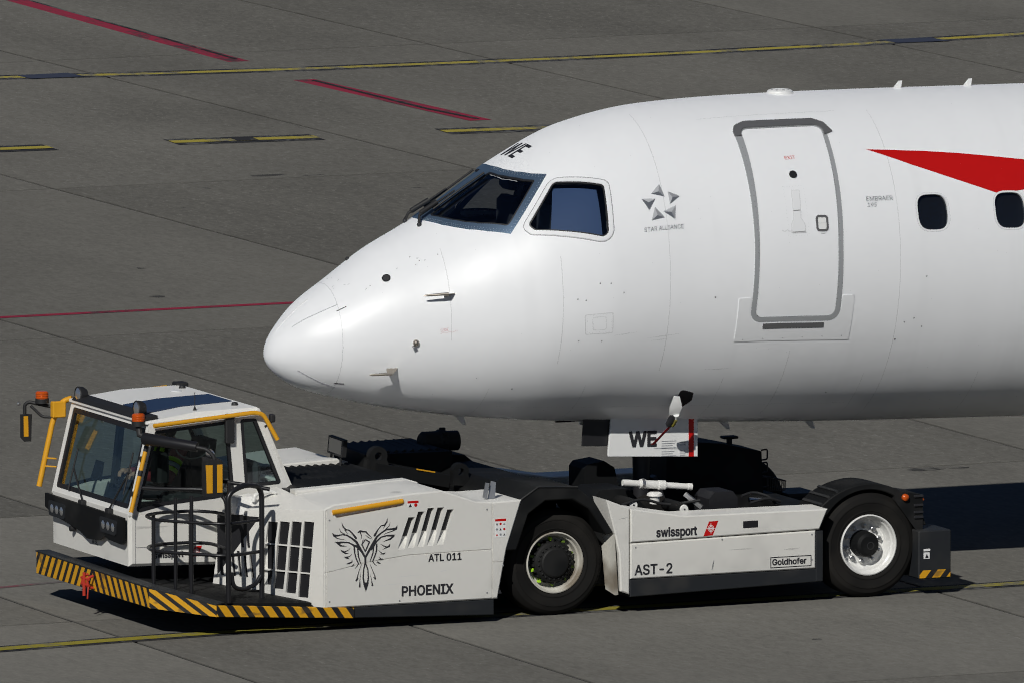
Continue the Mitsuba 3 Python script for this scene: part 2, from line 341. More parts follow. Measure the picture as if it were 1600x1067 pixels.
# ------------------------------------------------------------------ airliner: the fuselage as a surface over station x and section angle t
XK = np.array([0.0, 0.04, 0.15, 0.35, 0.7, 1.1, 1.6, 2.1, 2.6, 3.2, 4.0, 5.0, 6.2, 8.0, 9.5])
KT = [-0.8311, -0.6783, -0.5234, -0.3155, -0.0745, 0.202, 0.4672, 0.7949, 1.1042, 1.3872, 1.5553, 1.616, 1.6419, 1.6573, 1.6691]
KB = [-0.831, -0.9413, -1.0478, -1.159, -1.2569, -1.346, -1.4284, -1.4899, -1.5318, -1.5667, -1.5988, -1.6277, -1.6516, -1.6635, -1.6689]
KW = [-0.0001, 0.129, 0.2547, 0.4134, 0.5928, 0.7337, 0.8975, 1.0782, 1.2408, 1.3413, 1.3804, 1.448, 1.4835, 1.4998, 1.5049]
KM = [-0.8311, -0.8104, -0.7899, -0.759, -0.7064, -0.6392, -0.5521, -0.4603, -0.3653, -0.2423, -0.1143, -0.0241, 0.0156, 0.0039, -0.0004]
from scipy.interpolate import PchipInterpolator
PROF = [PchipInterpolator(np.sqrt(XK), a) for a in (KT, KB, KW, KM)]
PITCH, FX, FZ = math.radians(1.1), -2.627793, 3.336873
def body(x, t, off=0.0):
    """world points of the skin at station x, section angle t (0 = left side, pi/2 = crown), off metres outward"""
    x, t = np.broadcast_arrays(np.asarray(x, float), np.asarray(t, float))
    def raw(x, t):
        s = np.sqrt(np.clip(x, 0, 9.5)); top, bot, w, zm = (f(s) for f in PROF); st, ct = np.sin(t), np.cos(t)
        z = np.where(st > 0, zm + (top - zm) * st, zm + (zm - bot) * st); y = -np.maximum(w, 0) * ct
        return np.stack([FX + x * math.cos(PITCH) + z * math.sin(PITCH), y, FZ - x * math.sin(PITCH) + z * math.cos(PITCH)], -1)
    p = raw(x, t); e = 1e-3
    xx = np.maximum(x, 2e-3)
    n = np.cross(raw(xx + e, t) - raw(np.maximum(xx - e, 0), t), raw(xx, t + e) - raw(xx, t - e)); n /= np.linalg.norm(n, axis=-1, keepdims=True) + 1e-12
    side = np.sign((n * np.stack([0 * t, -np.cos(t), np.sin(t)], -1)).sum(-1, keepdims=True) + 1e-9)
    n = n * side
    return p + n * np.asarray(off, float)[..., None], n
KA = 1.55   # metres of skin per radian, for round corners in the plan (x, a = KA t)
def patch(poly, off=0.0, dx=0.06, da=0.06, wall=0.0, gx=None):
    """tessellates the plan polygon (x, a) on the skin; wall: side walls going in by this depth. Returns (mesh, normals)"""
    x0, a0, x1, a1 = poly.bounds
    X = gx[(gx > x0) & (gx < x1)] if gx is not None else np.arange(x0 + dx, x1, dx)
    X = np.unique(np.r_[x0, X, x1]); A = np.unique(np.r_[a0, np.arange(a0 + da, a1, da), a1])
    pts, faces, idx = [], [], {}
    def vid(x, a):
        k = (round(x, 6), round(a, 6))
        if k not in idx: idx[k] = len(pts); pts.append((x, a))
        return idx[k]
    cells = [(X[i], A[j], X[i + 1], A[j + 1]) for i in range(len(X) - 1) for j in range(len(A) - 1)]
    B = shapely.box(*np.array(cells).T); shapely.prepare(poly)
    inside = shapely.contains(poly, B); touch = shapely.intersects(poly, B)
    for c, i_, t_, b in zip(cells, inside, touch, B):
        if i_:
            q = [vid(c[0], c[1]), vid(c[2], c[1]), vid(c[2], c[3]), vid(c[0], c[3])]
            faces += [(q[0], q[1], q[2]), (q[0], q[2], q[3])]
        elif t_:
            g = poly.intersection(b)
            for h in getattr(g, 'geoms', [g]):
                if h.geom_type != 'Polygon' or h.area < 1e-9: continue
                v, f = tri2d(h)
                for t in f:
                    e = v[t]
                    if abs(np.cross(e[1] - e[0], e[2] - e[0])) < 1e-11: continue
                    if np.cross(e[1] - e[0], e[2] - e[0]) < 0: t = t[::-1]
                    faces.append(tuple(vid(*v[q]) for q in t))
    P = np.array(pts); V, N = body(P[:, 0], P[:, 1] / KA, off); F = np.array(faces)
    fn = np.cross(V[F[:, 1]] - V[F[:, 0]], V[F[:, 2]] - V[F[:, 0]])
    flip = (fn * N[F[:, 0]]).sum(1) < 0; F[flip] = F[flip][:, ::-1]
    if wall:
        geoms = getattr(poly, 'geoms', [poly])
        for g in geoms:
            for rg in [g.exterior] + list(g.interiors):
                c = np.asarray(shapely.segmentize(rg, 0.05).coords)[:-1]; n = len(c)
                V1, N1 = body(c[:, 0], c[:, 1] / KA, off); V0 = V1 - N1 * wall
                tg = np.roll(V1, -1, 0) - np.roll(V1, 1, 0); nn = np.cross(tg, N1); nn /= np.linalg.norm(nn, axis=1, keepdims=True) + 1e-12
                b = len(V); V = np.vstack([V, V1, V0]); N = np.vstack([N, nn, nn])
                F = np.vstack([F, [q for i in range(n) for j in [(i + 1) % n] for q in ((b + i, b + j, b + n + j), (b + i, b + n + j, b + n + i))]])
    return mm(V, F), N
def skin(name, poly, mat, parent, off=0.0, wall=0.0, dx=0.06, da=0.06, gx=None, label=None, **kind):
    key = number(parent + '__' + name); m, N = patch(poly, off, dx, da, wall, gx)
    path = meshkit.write_ply(m, normals=N)
    scene[key] = {'type': 'ply', 'filename': path, 'face_normals': False, 'bsdf': {'type': 'ref', 'id': mat}}
    L = dict(kind)
    if label: L['label'] = label
    if L: labels[key] = L
    return key
def xa(pts): return Polygon([(x, t * KA) for x, t in pts])
def rnd(poly, r): return poly.buffer(-r).buffer(r, quad_segs=8)
def mirror(poly): return affinity.affine_transform(poly, [1, 0, 0, -1, 0, math.pi * KA])
def grown_text(text, h, depth, bold, grow):
    m = meshkit.text_mesh(text, h, depth, bold)
    if not grow: return m
    up = m.triangles[m.face_normals[:, 2] > 0.9][:, :, :2]
    g = unary_union([Polygon(t).buffer(1e-5) for t in up]).buffer(grow, join_style=2, mitre_limit=2).simplify(0.0004)
    return trimesh.util.concatenate([trimesh.creation.extrude_polygon(q, depth, engine='earcut') for q in getattr(g, 'geoms', [g])])
def text_on(text, name, x0, t0, height, mat, parent, width=1.0, bold=True, off=0.0015, italic=0.0, rot=0.0, label=None):
    m = meshkit.text_mesh(text, height, 0.001, bold); v = np.array(m.vertices)
    u, w = v[:, 0] * width, v[:, 1]; u = u + italic * w
    c, s = math.cos(rot), math.sin(rot); u, w = u * c - w * s, u * s + w * c
    e = 1e-3; R = np.linalg.norm(body(x0, t0 + e)[0] - body(x0, t0 - e)[0]) / (2 * e)
    P, _ = body(x0 + u, t0 + w / R, off + v[:, 2])
    return put(name, mm(P, m.faces), mat, parent, False, label)
def decal(name, pts, mat, parent, off=0.002):   # small flat print given in (x, t)
    return skin(name, xa(pts), mat, parent, off)
def seam_x(x, t0, t1, w=0.006): return sbox(x - w / 2, t0 * KA, x + w / 2, t1 * KA)

PLANE = root('airliner', 'white airliner nose with grey framed entry door and red flash', 'airplane')
HP = math.pi / 2
ws_frame = Polygon([(1.60, HP * KA), (1.607, 1.445 * KA), (1.650, 1.30 * KA), (1.704, 1.163 * KA), (1.79, 1.03 * KA), (1.88, 0.927 * KA), (2.04, 0.80 * KA), (2.228, 0.683 * KA), (2.70, 1.033 * KA), (2.58, 1.117 * KA), (2.47, 1.24 * KA), (2.41, 1.36 * KA), (2.385, 1.509 * KA), (2.38, HP * KA)])
ws_open = rnd(Polygon([(1.690, 1.405 * KA), (1.735, 1.27 * KA), (1.79, 1.15 * KA), (1.88, 1.02 * KA), (1.99, 0.915 * KA), (2.225, 0.755 * KA), (2.588, 1.035 * KA), (2.50, 1.105 * KA), (2.41, 1.22 * KA), (2.345, 1.34 * KA), (2.315, 1.485 * KA), (1.695, 1.485 * KA)]), 0.03)
sw_open = rnd(xa([(2.725, 0.938), (3.172, 0.755), (3.130, 0.405), (3.05, 0.42), (2.44, 0.630), (2.395, 0.69)]), 0.055)
win = []
for i in range(4):
    c = 6.548 + 0.842 * i
    win.append(Polygon([(c + 0.168 * np.sign(math.cos(q)) * abs(math.cos(q)) ** 0.62, 0.340 * KA + 0.178 * np.sign(math.sin(q)) * abs(math.sin(q)) ** 0.62) for q in np.linspace(0, 2 * math.pi, 40, endpoint=False)]))
door_plan = Polygon([(4.672, 0.985 * KA), (4.66, 0.6 * KA), (4.655, 0.2 * KA), (4.645, -0.245 * KA), (4.655, -0.27 * KA), (5.505, -0.285 * KA), (5.515, 0.18 * KA), (5.555, 0.6 * KA), (5.575, 0.97 * KA)])
door_out = rnd(Polygon([(4.645, 1.06 * KA), (4.625, 0.2 * KA), (4.592, -0.285 * KA), (5.545, -0.305 * KA), (5.555, 0.15 * KA), (5.622, 1.05 * KA)]), 0.115)
door_in = rnd(Polygon([(4.725, 1.01 * KA), (4.677, 0.2 * KA), (4.645, -0.255 * KA), (5.492, -0.272 * KA), (5.507, 0.18 * KA), (5.575, 1.0 * KA)]), 0.075)
holes = [ws_open, sw_open] + win; holes += [mirror(h) for h in holes]; holes += [door_in.buffer(0.004)]
RX = 0.597; TAIL = 15.0
GX = np.r_[np.linspace(0, 1, 26) ** 2 * RX, np.linspace(RX, 4.2, 62), np.linspace(4.25, 9.5, 54), np.arange(9.9, TAIL, 0.5)]
full = sbox(RX + 0.0015, -HP * KA, TAIL, 3 * HP * KA).difference(unary_union(holes))
FUS = skin('fuselage', full, 'skin_white', PLANE, 0, 0, 0.06, 0.055, GX)
RAD = skin('radome', sbox(0.0, -HP * KA, RX - 0.0015, 3 * HP * KA), 'skin_plain', PLANE, 0.0, 0, 0.05, 0.06, GX)
skin('radome_joint', sbox(RX - 0.02, -HP * KA, RX + 0.02, 3 * HP * KA), 'print_lightgrey', RAD, -0.004, 0, 0.02, 0.08)
for pts in ([(0.205, 0.86), (0.40, 0.80), (0.593, 0.785)], [(0.235, -0.59), (0.33, -0.70), (0.45, -0.82), (0.60, -0.905)]):
    skin('lightning_strip', LineString([(x, t * KA) for x, t in pts]).buffer(0.005), 'print_midgrey', RAD, 0.004, 0.005, 0.04, 0.04)
skin('lightning_strip', LineString([(x, t * KA) for x, t in [(0.10, 1.40), (0.25, 1.36), (0.40, 1.34)]]).buffer(0.006), 'print_white', RAD, 0.006, 0.006, 0.04, 0.04)
for x, t in ((0.585, 0.67), (0.585, -0.78)):
    skin('radome_latch', LineString([(x, t * KA), (x + 0.075, t * KA + 0.01)]).buffer(0.010), 'dark_metal', RAD, 0.004, 0.006)
for (x, t0, t1) in ((1.603, -0.1, 0.88), (2.64, -0.45, 0.38), (3.735, -0.6, 1.35), (6.17, -1.25, 1.15), (5.08, -1.15, -0.5)):
    skin('skin_joint', seam_x(x, t0, t1), 'seam_grey', FUS, 0.0008, 0, 0.05, 0.05)
skin('skin_joint', sbox(4.34, 1.155 * KA, 5.83, 1.158 * KA), 'seam_grey', FUS, 0.0008)
for x in (2.05, 3.0, 4.45, 5.95, 7.2): skin('skin_joint', sbox(x, -1.22 * KA, x + 0.004, -0.7 * KA), 'seam_grey', FUS, 0.0008)
skin('skin_joint', sbox(2.2, -1.0 * KA, 5.9, -0.998 * KA), 'seam_grey', FUS, 0.0008)
# inner lining with the same openings, cockpit fittings
lin = sbox(0.95, -HP * KA, TAIL - 0.2, 3 * HP * KA).difference(unary_union([h.buffer(0.012) for h in [ws_open, sw_open] + [mirror(q) for q in (ws_open, sw_open)]]))
skin('lining', lin, 'cavity', FUS, -0.09, 0, 0.12, 0.12)
th = np.linspace(-HP, 3 * HP, 49)[:-1]
for nm, x in (('nose_bulkhead', 0.96), ('cockpit_wall', 3.9), ('tail_bulkhead', TAIL - 0.2)):
    P_, _ = body(np.full(48, x), th, -0.07); put(nm, mm(np.vstack([P_, P_.mean(0)]), [(i, (i + 1) % 48, 48) for i in range(48)]), 'cavity', FUS, False)
P_, _ = body(np.full(48, TAIL), th, 0.0); put('end_cap', mm(np.vstack([P_, P_.mean(0)]), [(i, (i + 1) % 48, 48) for i in range(48)]), 'skin_plain', FUS, False)
def bp(x, y, z):  # body axes to world
    return np.array([FX + x * math.cos(PITCH) + z * math.sin(PITCH), y, FZ - x * math.sin(PITCH) + z * math.cos(PITCH)])
def bbox(x0, x1, y0, y1, z0, z1, b=0.02):
    m = rbox(x0, x1, y0, y1, z0, z1, b); v = np.array(m.vertices); return mm(np.array([bp(*q) for q in v]), m.faces)
put('cockpit_floor', bbox(2.0, 3.9, -0.9, 0.9, -0.62, -0.55), 'cavity', FUS)
put('glareshield', bbox(1.75, 2.15, -0.68, 0.68, 0.05, 0.33, 0.06), 'cavity', FUS)
for s in (-1, 1):
    st = put('pilot_seat', cat([bbox(2.75, 2.90, s * 0.5 - 0.24, s * 0.5 + 0.24, -0.1, 0.62, 0.05), bbox(2.35, 2.9, s * 0.5 - 0.25, s * 0.5 + 0.25, -0.2, -0.06, 0.04), bbox(2.5, 2.75, s * 0.5 - 0.1, s * 0.5 + 0.1, -0.56, -0.2, 0.02)]), 'cockpit_grey', FUS)
    put('headrest', bbox(2.74, 2.86, s * 0.5 - 0.15, s * 0.5 + 0.15, 0.68, 0.90, 0.04), 'cockpit_grey', st)
for tag, fl in (('', lambda q: q), ('far', mirror)):
    W = skin('windshield', fl(ws_open.buffer(0.004)), 'glass_plane', PLANE, -0.012)
    skin('windshield_frame', fl(ws_frame.difference(ws_open.buffer(-0.002))), 'steel_blue', W, 0.004, 0.012)
    skin('windshield_seal', fl(ws_open.difference(ws_open.buffer(-0.022))), 'gasket', W, -0.004, 0.010)
    S = skin('side_window', fl(sw_open.buffer(0.004)), 'glass_plane', PLANE, -0.018)
    skin('window_seal', fl(sw_open.difference(sw_open.buffer(-0.014))), 'gasket', S, -0.006, 0.010)
    skin('window_surround', fl(sw_open.buffer(0.045).difference(sw_open.buffer(0.002))), 'skin_trim', S, 0.006, 0.007)
    if not tag:
        skin('surround_joint', sw_open.buffer(0.056).difference(sw_open.buffer(0.049)), 'seam_dark', S, 0.001)
        rv = []
        fr = ws_frame.difference(ws_open)
        for d_ in (-0.014, -0.034):
            rg = ws_frame.buffer(d_).exterior
            for q in np.arange(0, rg.length, 0.033 if d_ > -0.02 else 0.038):
                c = rg.interpolate(q)
                if c.y > 1.50 * KA or not fr.contains(c.buffer(0.004)): continue
                p_, n_ = body(c.x, c.y / KA, 0.004); rv.append(trimesh.creation.icosphere(1, 0.0042).apply_translation(p_))
        put('rivets', cat(rv), 'rivet_steel', W, True, kind='stuff')
        for pts in ([(1.80, 1.10), (1.93, 0.965), (2.09, 0.86)], [(2.30, 1.43), (2.345, 1.26), (2.44, 1.13)]):
            skin('heater_strip', LineString([(x, t * KA) for x, t in pts]).buffer(0.003), 'print_lightgrey', W, -0.010)
        # pleated blind behind the side window
        bl = xa([(2.70, 0.92), (3.10, 0.755), (3.075, 0.42), (2.58, 0.57)]); skin('sun_blind', bl, 'visor_blue', S, -0.06)
        for x in (1.70, 1.66):
            pass
# wipers on both windshields
for s in (0, 1):
    f_ = (lambda t: t) if s == 0 else (lambda t: math.pi - t)
    q = [body(x, f_(t), o)[0] for x, t, o in ((1.555, 1.37, 0.02), (1.60, 1.43, 0.07), (1.75, 1.47, 0.06), (1.98, 1.475, 0.05))]
    A_ = put('wiper', tube(q, [0.017, 0.014, 0.011, 0.009]), 'hose_black', PLANE, 40)
    put('pivot', trimesh.creation.icosphere(2, 0.024).apply_translation(body(1.553, f_(1.37), 0.012)[0]), 'dark_metal', A_, True)
    put('arm_housing', tube([body(1.62, f_(1.45), 0.075)[0], body(1.80, f_(1.475), 0.065)[0]], 0.026), 'hose_black', A_, 40)
    q = [body(x, f_(1.455), 0.035)[0] for x in np.linspace(1.74, 2.27, 8)]
    put('blade', tube(q, 0.011, 6), 'hose_black', A_, 40)
# cabin windows
for i, w in enumerate(win):
    for fl in (lambda q: q, mirror):
        K = skin('cabin_window', fl(w), 'glass_plane', PLANE, -0.022)
        skin('window_reveal', fl(w.buffer(0.012).difference(w.buffer(-0.006))), 'skin_trim' , K, 0.0015, 0.022)
        skin('dark_backing', fl(w.buffer(0.02)), 'gasket', K, -0.05)  # black sheet painted in for the unlit cabin behind the glass
        skin('window_joint', fl(w.buffer(0.0145).difference(w.buffer(0.0115))), 'print_lightgrey', K, 0.001)
# entry door with its surround
D = skin('passenger_door', door_in, 'skin_plain', PLANE, 0.0, 0.02)
DS = skin('door_surround', door_out.difference(door_in.buffer(0.004)), 'door_grey', PLANE, 0.006, 0.02)
hood_plan = unary_union([LineString([(4.695, 0.945 * KA), (4.695, 0.985 * KA), (4.715, 1.015 * KA), (4.80, 1.042 * KA), (5.50, 1.032 * KA), (5.575, 1.0 * KA), (5.622, 0.925 * KA)]).buffer(0.056, cap_style=2)])
hood_plan = hood_plan.difference(door_in.buffer(0.012))
skin('rain_gutter', hood_plan, 'hood_grey', PLANE, 0.022, 0.03)
gut = []
for x in np.arange(4.80, 5.5, 0.03):
    p_, _ = body(x, 1.02, 0.023); gut.append(trimesh.creation.icosphere(1, 0.004).apply_translation(p_))
for t in np.arange(-0.2, 0.88, 0.035):
    for x0 in (4.672 + 0.022 * (t - 0.2) - 0.012, 5.512 + 0.055 * (t - 0.15) + 0.008): gut.append(trimesh.creation.icosphere(1, 0.0035).apply_translation(body(x0, t, 0.006)[0]))
put('rivets', cat(gut), 'hood_grey', DS, True, kind='stuff')
sill = Polygon([(4.46, -0.12 * KA), (4.46, -0.412 * KA), (5.682, -0.437 * KA), (5.687, -0.148 * KA), (5.48, -0.145 * KA), (4.7, -0.12 * KA)]).difference(door_out.buffer(0.008))
SP = skin('sill_plate', sill, 'skin_trim', PLANE, 0.006, 0.01)
for a in (-0.40,): 
    for x in np.arange(4.55, 5.65, 0.21): put('screw', trimesh.creation.icosphere(1, 0.005).apply_translation(body(x, a - 0.006 * (x - 4.5), 0.006)[0]), 'seam_dark', SP, True)
skin('step_plate', rnd(xa([(4.737, -0.298), (5.385, -0.312), (5.388, -0.345), (4.739, -0.333)]), 0.004), 'hood_grey', PLANE, 0.012, 0.02)
text_on('EXIT', 'exit_lettering', 5.074, 0.735, 0.038, 'print_red', D, 0.95, False)
put('peephole', lathe([(0, 0), (0.036, 0), (0.040, -0.006), (0.040, 0.004)], (0, 0, 0), 24).apply_transform(trimesh.geometry.align_vectors([0, -1, 0], body(5.119, 0.624)[1])).apply_translation(body(5.119, 0.624, 0.004)[0]), 'gasket', D, False)
hp = Polygon([(5.066, 0.52 * KA), (5.150, 0.517 * KA), (5.130, 0.34 * KA), (5.165, 0.30 * KA), (5.168, 0.248 * KA), (5.02, 0.252 * KA), (5.022, 0.305 * KA), (5.050, 0.34 * KA)])
HD = skin('door_handle', hp.buffer(-0.004), 'skin_trim', D, 0.005, 0.006)
skin('handle_outline', hp.buffer(0.003).difference(hp.buffer(-0.005)), 'seam_grey', HD, 0.003)
skin('handle_hinge', sbox(5.055, 0.385 * KA, 5.128, 0.39 * KA), 'seam_dark', HD, 0.007)
skin('handle_hinge', sbox(5.025, 0.254 * KA, 5.162, 0.258 * KA), 'seam_dark', HD, 0.007)
dots = []
for x, t in [(4.985, t) for t in np.arange(0.24, 0.56, 0.022)] + [(5.20, t) for t in np.arange(0.24, 0.53, 0.022)] + [(x, 0.545) for x in np.arange(5.0, 5.2, 0.03)] + [(x, 0.232) for x in np.arange(5.0, 5.2, 0.03)]:
    dots.append(trimesh.creation.icosphere(1, 0.0035).apply_translation(body(x, t, 0.0)[0]))
put('handle_rivets', cat(dots), 'seam_grey', D, True, kind='stuff')
lp = rnd(xa([(5.284, 0.352), (5.415, 0.347), (5.412, 0.246), (5.281, 0.250)]), 0.035)
LP = skin('door_latch_window', lp.difference(lp.buffer(-0.022)), 'hood_grey', D, 0.005, 0.007)
skin('latch_flap', lp.buffer(-0.024), 'print_white', LP, 0.001)
skin('flap_split', sbox(5.305, 0.298 * KA, 5.39, 0.301 * KA), 'seam_grey', LP, 0.003)
text_on('W', 'small_print', 4.905, 0.262, 0.02, 'seam_grey', D, 5.0, False); text_on('AAAA', 'small_print', 5.325, 0.232, 0.014, 'seam_dark', D, 1.0, False)
# lettering and marks
text_on('STAR ALLIANCE', 'alliance_lettering', 3.486, 0.376, 0.043, 'print_grey', FUS, 0.90, False, rot=-0.097)

STARS = [[(3.719, 0.66), (3.616, 0.606), (3.75, 0.569), (3.696, 0.611)], [(3.788, 0.601), (3.907, 0.554), (3.79, 0.514), (3.828, 0.556)], [(3.848, 0.501), (3.824, 0.414), (3.713, 0.478), (3.794, 0.464)],
         [(3.632, 0.516), (3.719, 0.438), (3.578, 0.437), (3.645, 0.462)], [(3.51, 0.588), (3.652, 0.568), (3.57, 0.503), (3.578, 0.554)]]
TONES = [('print_lightgrey', 'print_midgrey', 'print_grey'), ('print_midgrey', 'print_grey', 'print_lightgrey'), ('print_midgrey', 'print_grey', 'print_lightgrey'), ('print_midgrey', 'print_grey', 'print_lightgrey'), ('print_midgrey', 'print_grey', 'print_lightgrey')]
for (a, b, c, m_), tn in zip(STARS, [(2, 0, 1), (1, 0, 2), (1, 0, 2), (1, 2, 0), (0, 1, 2)]):
    pal = ('print_lightgrey', 'print_midgrey', 'print_grey')
    edges = {'ab': (a, b), 'bc': (b, c), 'ca': (c, a)}
    # light face up-left, mid face right, dark face below
    for (u, v) in edges.values():
        mx, mt = (u[0] + v[0]) / 2 - m_[0], ((u[1] + v[1]) / 2 - m_[1]) * 1.5
        ang = math.degrees(math.atan2(mt, mx))
        mat = 'print_lightgrey' if 75 < ang <= 180 or ang < -165 else ('print_grey' if -165 <= ang < -35 else 'print_midgrey')
        decal('alliance_emblem', [u, v, m_], mat, FUS, 0.002)
text_on('EMBRAER', 'type_lettering', 5.842, 0.420, 0.047, 'print_grey', FUS, 0.97, False)
text_on('195', 'type_lettering', 5.846, 0.382, 0.043, 'print_grey', FUS, 0.95, False, italic=0.12)
FL_ = skin('red_flash', xa([(5.967, 0.78), (6.286, 0.765), (6.61, 0.75), (6.966, 0.727), (7.303, 0.699), (7.634, 0.67), (8.4, 0.60), (9.2, 0.50), (8.9, 0.30), (8.2, 0.36), (7.75, 0.42), (7.63, 0.47), (7.284, 0.445), (7.022, 0.505), (6.769, 0.564), (6.412, 0.653)]).difference(unary_union([w.buffer(0.012) for w in win])), 'print_red', PLANE, 0.002)
text_on('WE', 'registration_letters', 2.545, 1.72, 0.20, 'print_black', FUS, 0.80, True, 0.003, rot=-HP)
spots = [(4.213, -0.093), (6.19, -0.447), (5.628, -0.87), (3.246, 0.042), (3.116, 0.117), (2.783, 0.068), (2.864, 0.047), (3.006, 0.133), (2.813, -0.262), (3.048, -0.292), (1.901, -0.564), (1.324, 0.946), (1.384, 0.885), (1.393, 0.842), (1.443, 0.82), (1.354, 0.81), (1.568, 0.823), (1.18, 0.866), (0.871, 0.8), (0.911, 0.816), (0.631, 1.23), (0.622, 1.157), (0.66, 1.6), (0.68, 1.5), (0.70, 1.3), (0.72, 1.1), (0.75, 1.06), (6.26, -0.332), (6.358, -0.308), (6.456, -0.364), (6.456, -0.052), (2.275, -0.713)]
for i, (x, t) in enumerate(spots):
    skin('static_port', Point(x, t * KA).buffer(0.010 if i in (0, 1, 31) else 0.0075), 'seam_dark', FUS, 0.0015, 0, 0.03, 0.03)
put('flush_port', lathe([(0, 0), (0.034, 0), (0.038, 0.004), (0.043, 0)], (0, 0, 0), 28).apply_transform(trimesh.geometry.align_vectors([0, -1, 0], body(1.066, 0.803)[1])).apply_translation(body(1.066, 0.803, 0.005)[0]), 'gasket', FUS, False)
fp = rnd(xa([(2.855, -0.055), (3.139, -0.081), (3.152, -0.238), (2.875, -0.216)]), 0.02)
AP = skin('access_panel', fp.buffer(0.004).difference(fp.buffer(-0.004)), 'seam_grey', FUS, 0.0015)
fq = rnd(xa([(2.93, -0.085), (3.07, -0.098), (3.085, -0.205), (2.945, -0.192)]), 0.02); skin('panel_outline', fq.difference(fq.buffer(-0.005)), 'seam_grey', AP, 0.0015)
pr = [trimesh.creation.icosphere(1, 0.0032).apply_translation(body(c.x, c.y / KA, 0)[0]) for c in [fp.buffer(-0.018).exterior.interpolate(q) for q in np.arange(0, 0.95, 0.034)]]
put('panel_rivets', cat(pr), 'seam_grey', AP, True, kind='stuff')
for k_ in range(3): skin('red_notice', sbox(1.50, (0.042 - 0.012 * k_) * KA - 0.003, 1.575, (0.042 - 0.012 * k_) * KA), 'print_red', FUS, 0.0012)
skin('red_notice', sbox(1.50, 0.0 * KA, 1.66, 0.0 * KA + 0.0025), 'print_red', FUS, 0.0012)
for x0, x1, t in ((3.50, 3.90, -0.32), (3.15, 3.42, -0.262), (3.56, 3.8, -0.345), (4.20, 4.5, -0.62)):
    skin('scuff_mark', Polygon([(x0, t * KA), ((x0 + x1) / 2, t * KA + 0.005), (x1, t * KA + 0.002), ((x0 + x1) / 2, t * KA - 0.003)]), 'seam_grey', FUS, 0.001)
# probes
def L3(x, t, o): return body(x, t, o)[0]
for x, t, ln, dt in ((1.60, 0.350, 0.21, 0.045), (1.075, -0.415, 0.19, -0.004)):
    PRB = put('pitot_probe', hull([L3(x - 0.055, t, -0.01), L3(x + 0.06, t, -0.01), L3(x - 0.05, t + 0.012, 0.0), L3(x + 0.05, t + 0.012, 0), L3(x - 0.055, t, 0.10), L3(x - 0.0, t, 0.10), L3(x - 0.05, t + 0.012, 0.10)]), 'probe_metal', PLANE, 30)
    put('probe_tip', tube([L3(x - 0.01, t + 0.004, 0.10), L3(x - 0.08, t + 0.004 + dt * 0.3, 0.102), L3(x - ln, t + dt, 0.104), L3(x - ln - 0.03, t + dt * 1.15, 0.105)], [0.016, 0.015, 0.011, 0.006]), 'probe_metal', PRB, 40)
AV = put('incidence_vane', hull([L3(1.262, -0.083, 0.02), L3(1.235, -0.098, 0.022), L3(1.262, -0.083, 0.075), L3(1.23, -0.098, 0.075), L3(1.265, -0.092, 0.06)]), 'dark_metal', PLANE)
put('vane_base', trimesh.creation.icosphere(2, 0.032).apply_translation(L3(1.272, -0.066, 0.012)), 'probe_metal', AV, True)
for x in (6.751, 7.52):
    q = [L3(x - 0.01, HP, 0.0), L3(x + 0.07, HP, 0.0), L3(x + 0.045, HP, 0.07), L3(x + 0.085, HP, 0.075)]
    m_ = hull([v + np.array([0, s_ * w_, 0]) for v, w_ in zip(q, (0.012, 0.012, 0.004, 0.004)) for s_ in (-1, 1)]); put('blade_antenna', m_, 'print_white', PLANE, False)
for x in (2.07, 4.93, 5.86):
    q = [L3(x - 0.03, -HP, 0.0), L3(x + 0.06, -HP, 0.0), L3(x + 0.06, -HP, 0.085), L3(x + 0.10, -HP, 0.085)]
    put('belly_antenna', hull([v + np.array([0, s_ * w_, 0]) for v, w_ in zip(q, (0.012, 0.012, 0.005, 0.005)) for s_ in (-1, 1)]), 'seam_grey', PLANE, False)
dome = lathe([(0.0, 0.028), (0.06, 0.028), (0.10, 0.022), (0.125, 0.010), (0.13, -0.006), (0.14, -0.012), (0.14, -0.03)], (0, 0, 0), 40, 'z'); dome.apply_translation(L3(5.50, HP, 0.012))
DM = put('roof_dome', dome, 'print_white', PLANE, 40)
for a in np.arange(0, 6.2, 0.785): put('dome_slot', trimesh.creation.icosphere(1, 0.018).apply_scale([1, 1, 0.3]).apply_translation(L3(5.50, HP, 0.036) + np.array([0.085 * math.cos(a), 0.085 * math.sin(a), -0.002])), 'seam_dark', DM, True)
put('beacon_stub', trimesh.creation.icosphere(2, 0.022).apply_translation(L3(0.93, 1.80, 0.005)), 'hose_black', PLANE, True)
# dark outlet in the belly side, white hose fitting in it
OUT = skin('service_outlet', rnd(xa([(4.05, -0.80), (4.20, -0.84), (4.225, -0.93), (4.16, -1.03), (4.10, -1.05), (4.055, -0.98)]), 0.03), 'gasket', PLANE, 0.004, 0.006)
HF = put('hose_fitting', hull([L3(4.0, -0.86, 0.01), L3(4.06, -0.86, 0.02), L3(4.10, -0.92, 0.09), L3(4.10, -0.99, 0.11), L3(4.0, -1.0, 0.11), L3(3.97, -0.93, 0.08)]), 'print_white', OUT, 50)
put('fitting_neck', tube([L3(4.07, -0.99, 0.11), L3(4.09, -1.05, 0.13), L3(4.09, -1.10, 0.15)], [0.030, 0.026, 0.02]), 'print_white', HF, 40)
put('fitting_sleeve', tube([L3(4.06, -1.0, 0.10), L3(4.055, -1.05, 0.12), L3(4.05, -1.10, 0.14)], [0.035, 0.04, 0.035]), 'print_black', HF, 40)
put('warning_tag', tube([L3(4.08, -1.02, 0.145), L3(4.075, -1.08, 0.165)], 0.016, 6), 'line_yellow_bright', HF, 40)

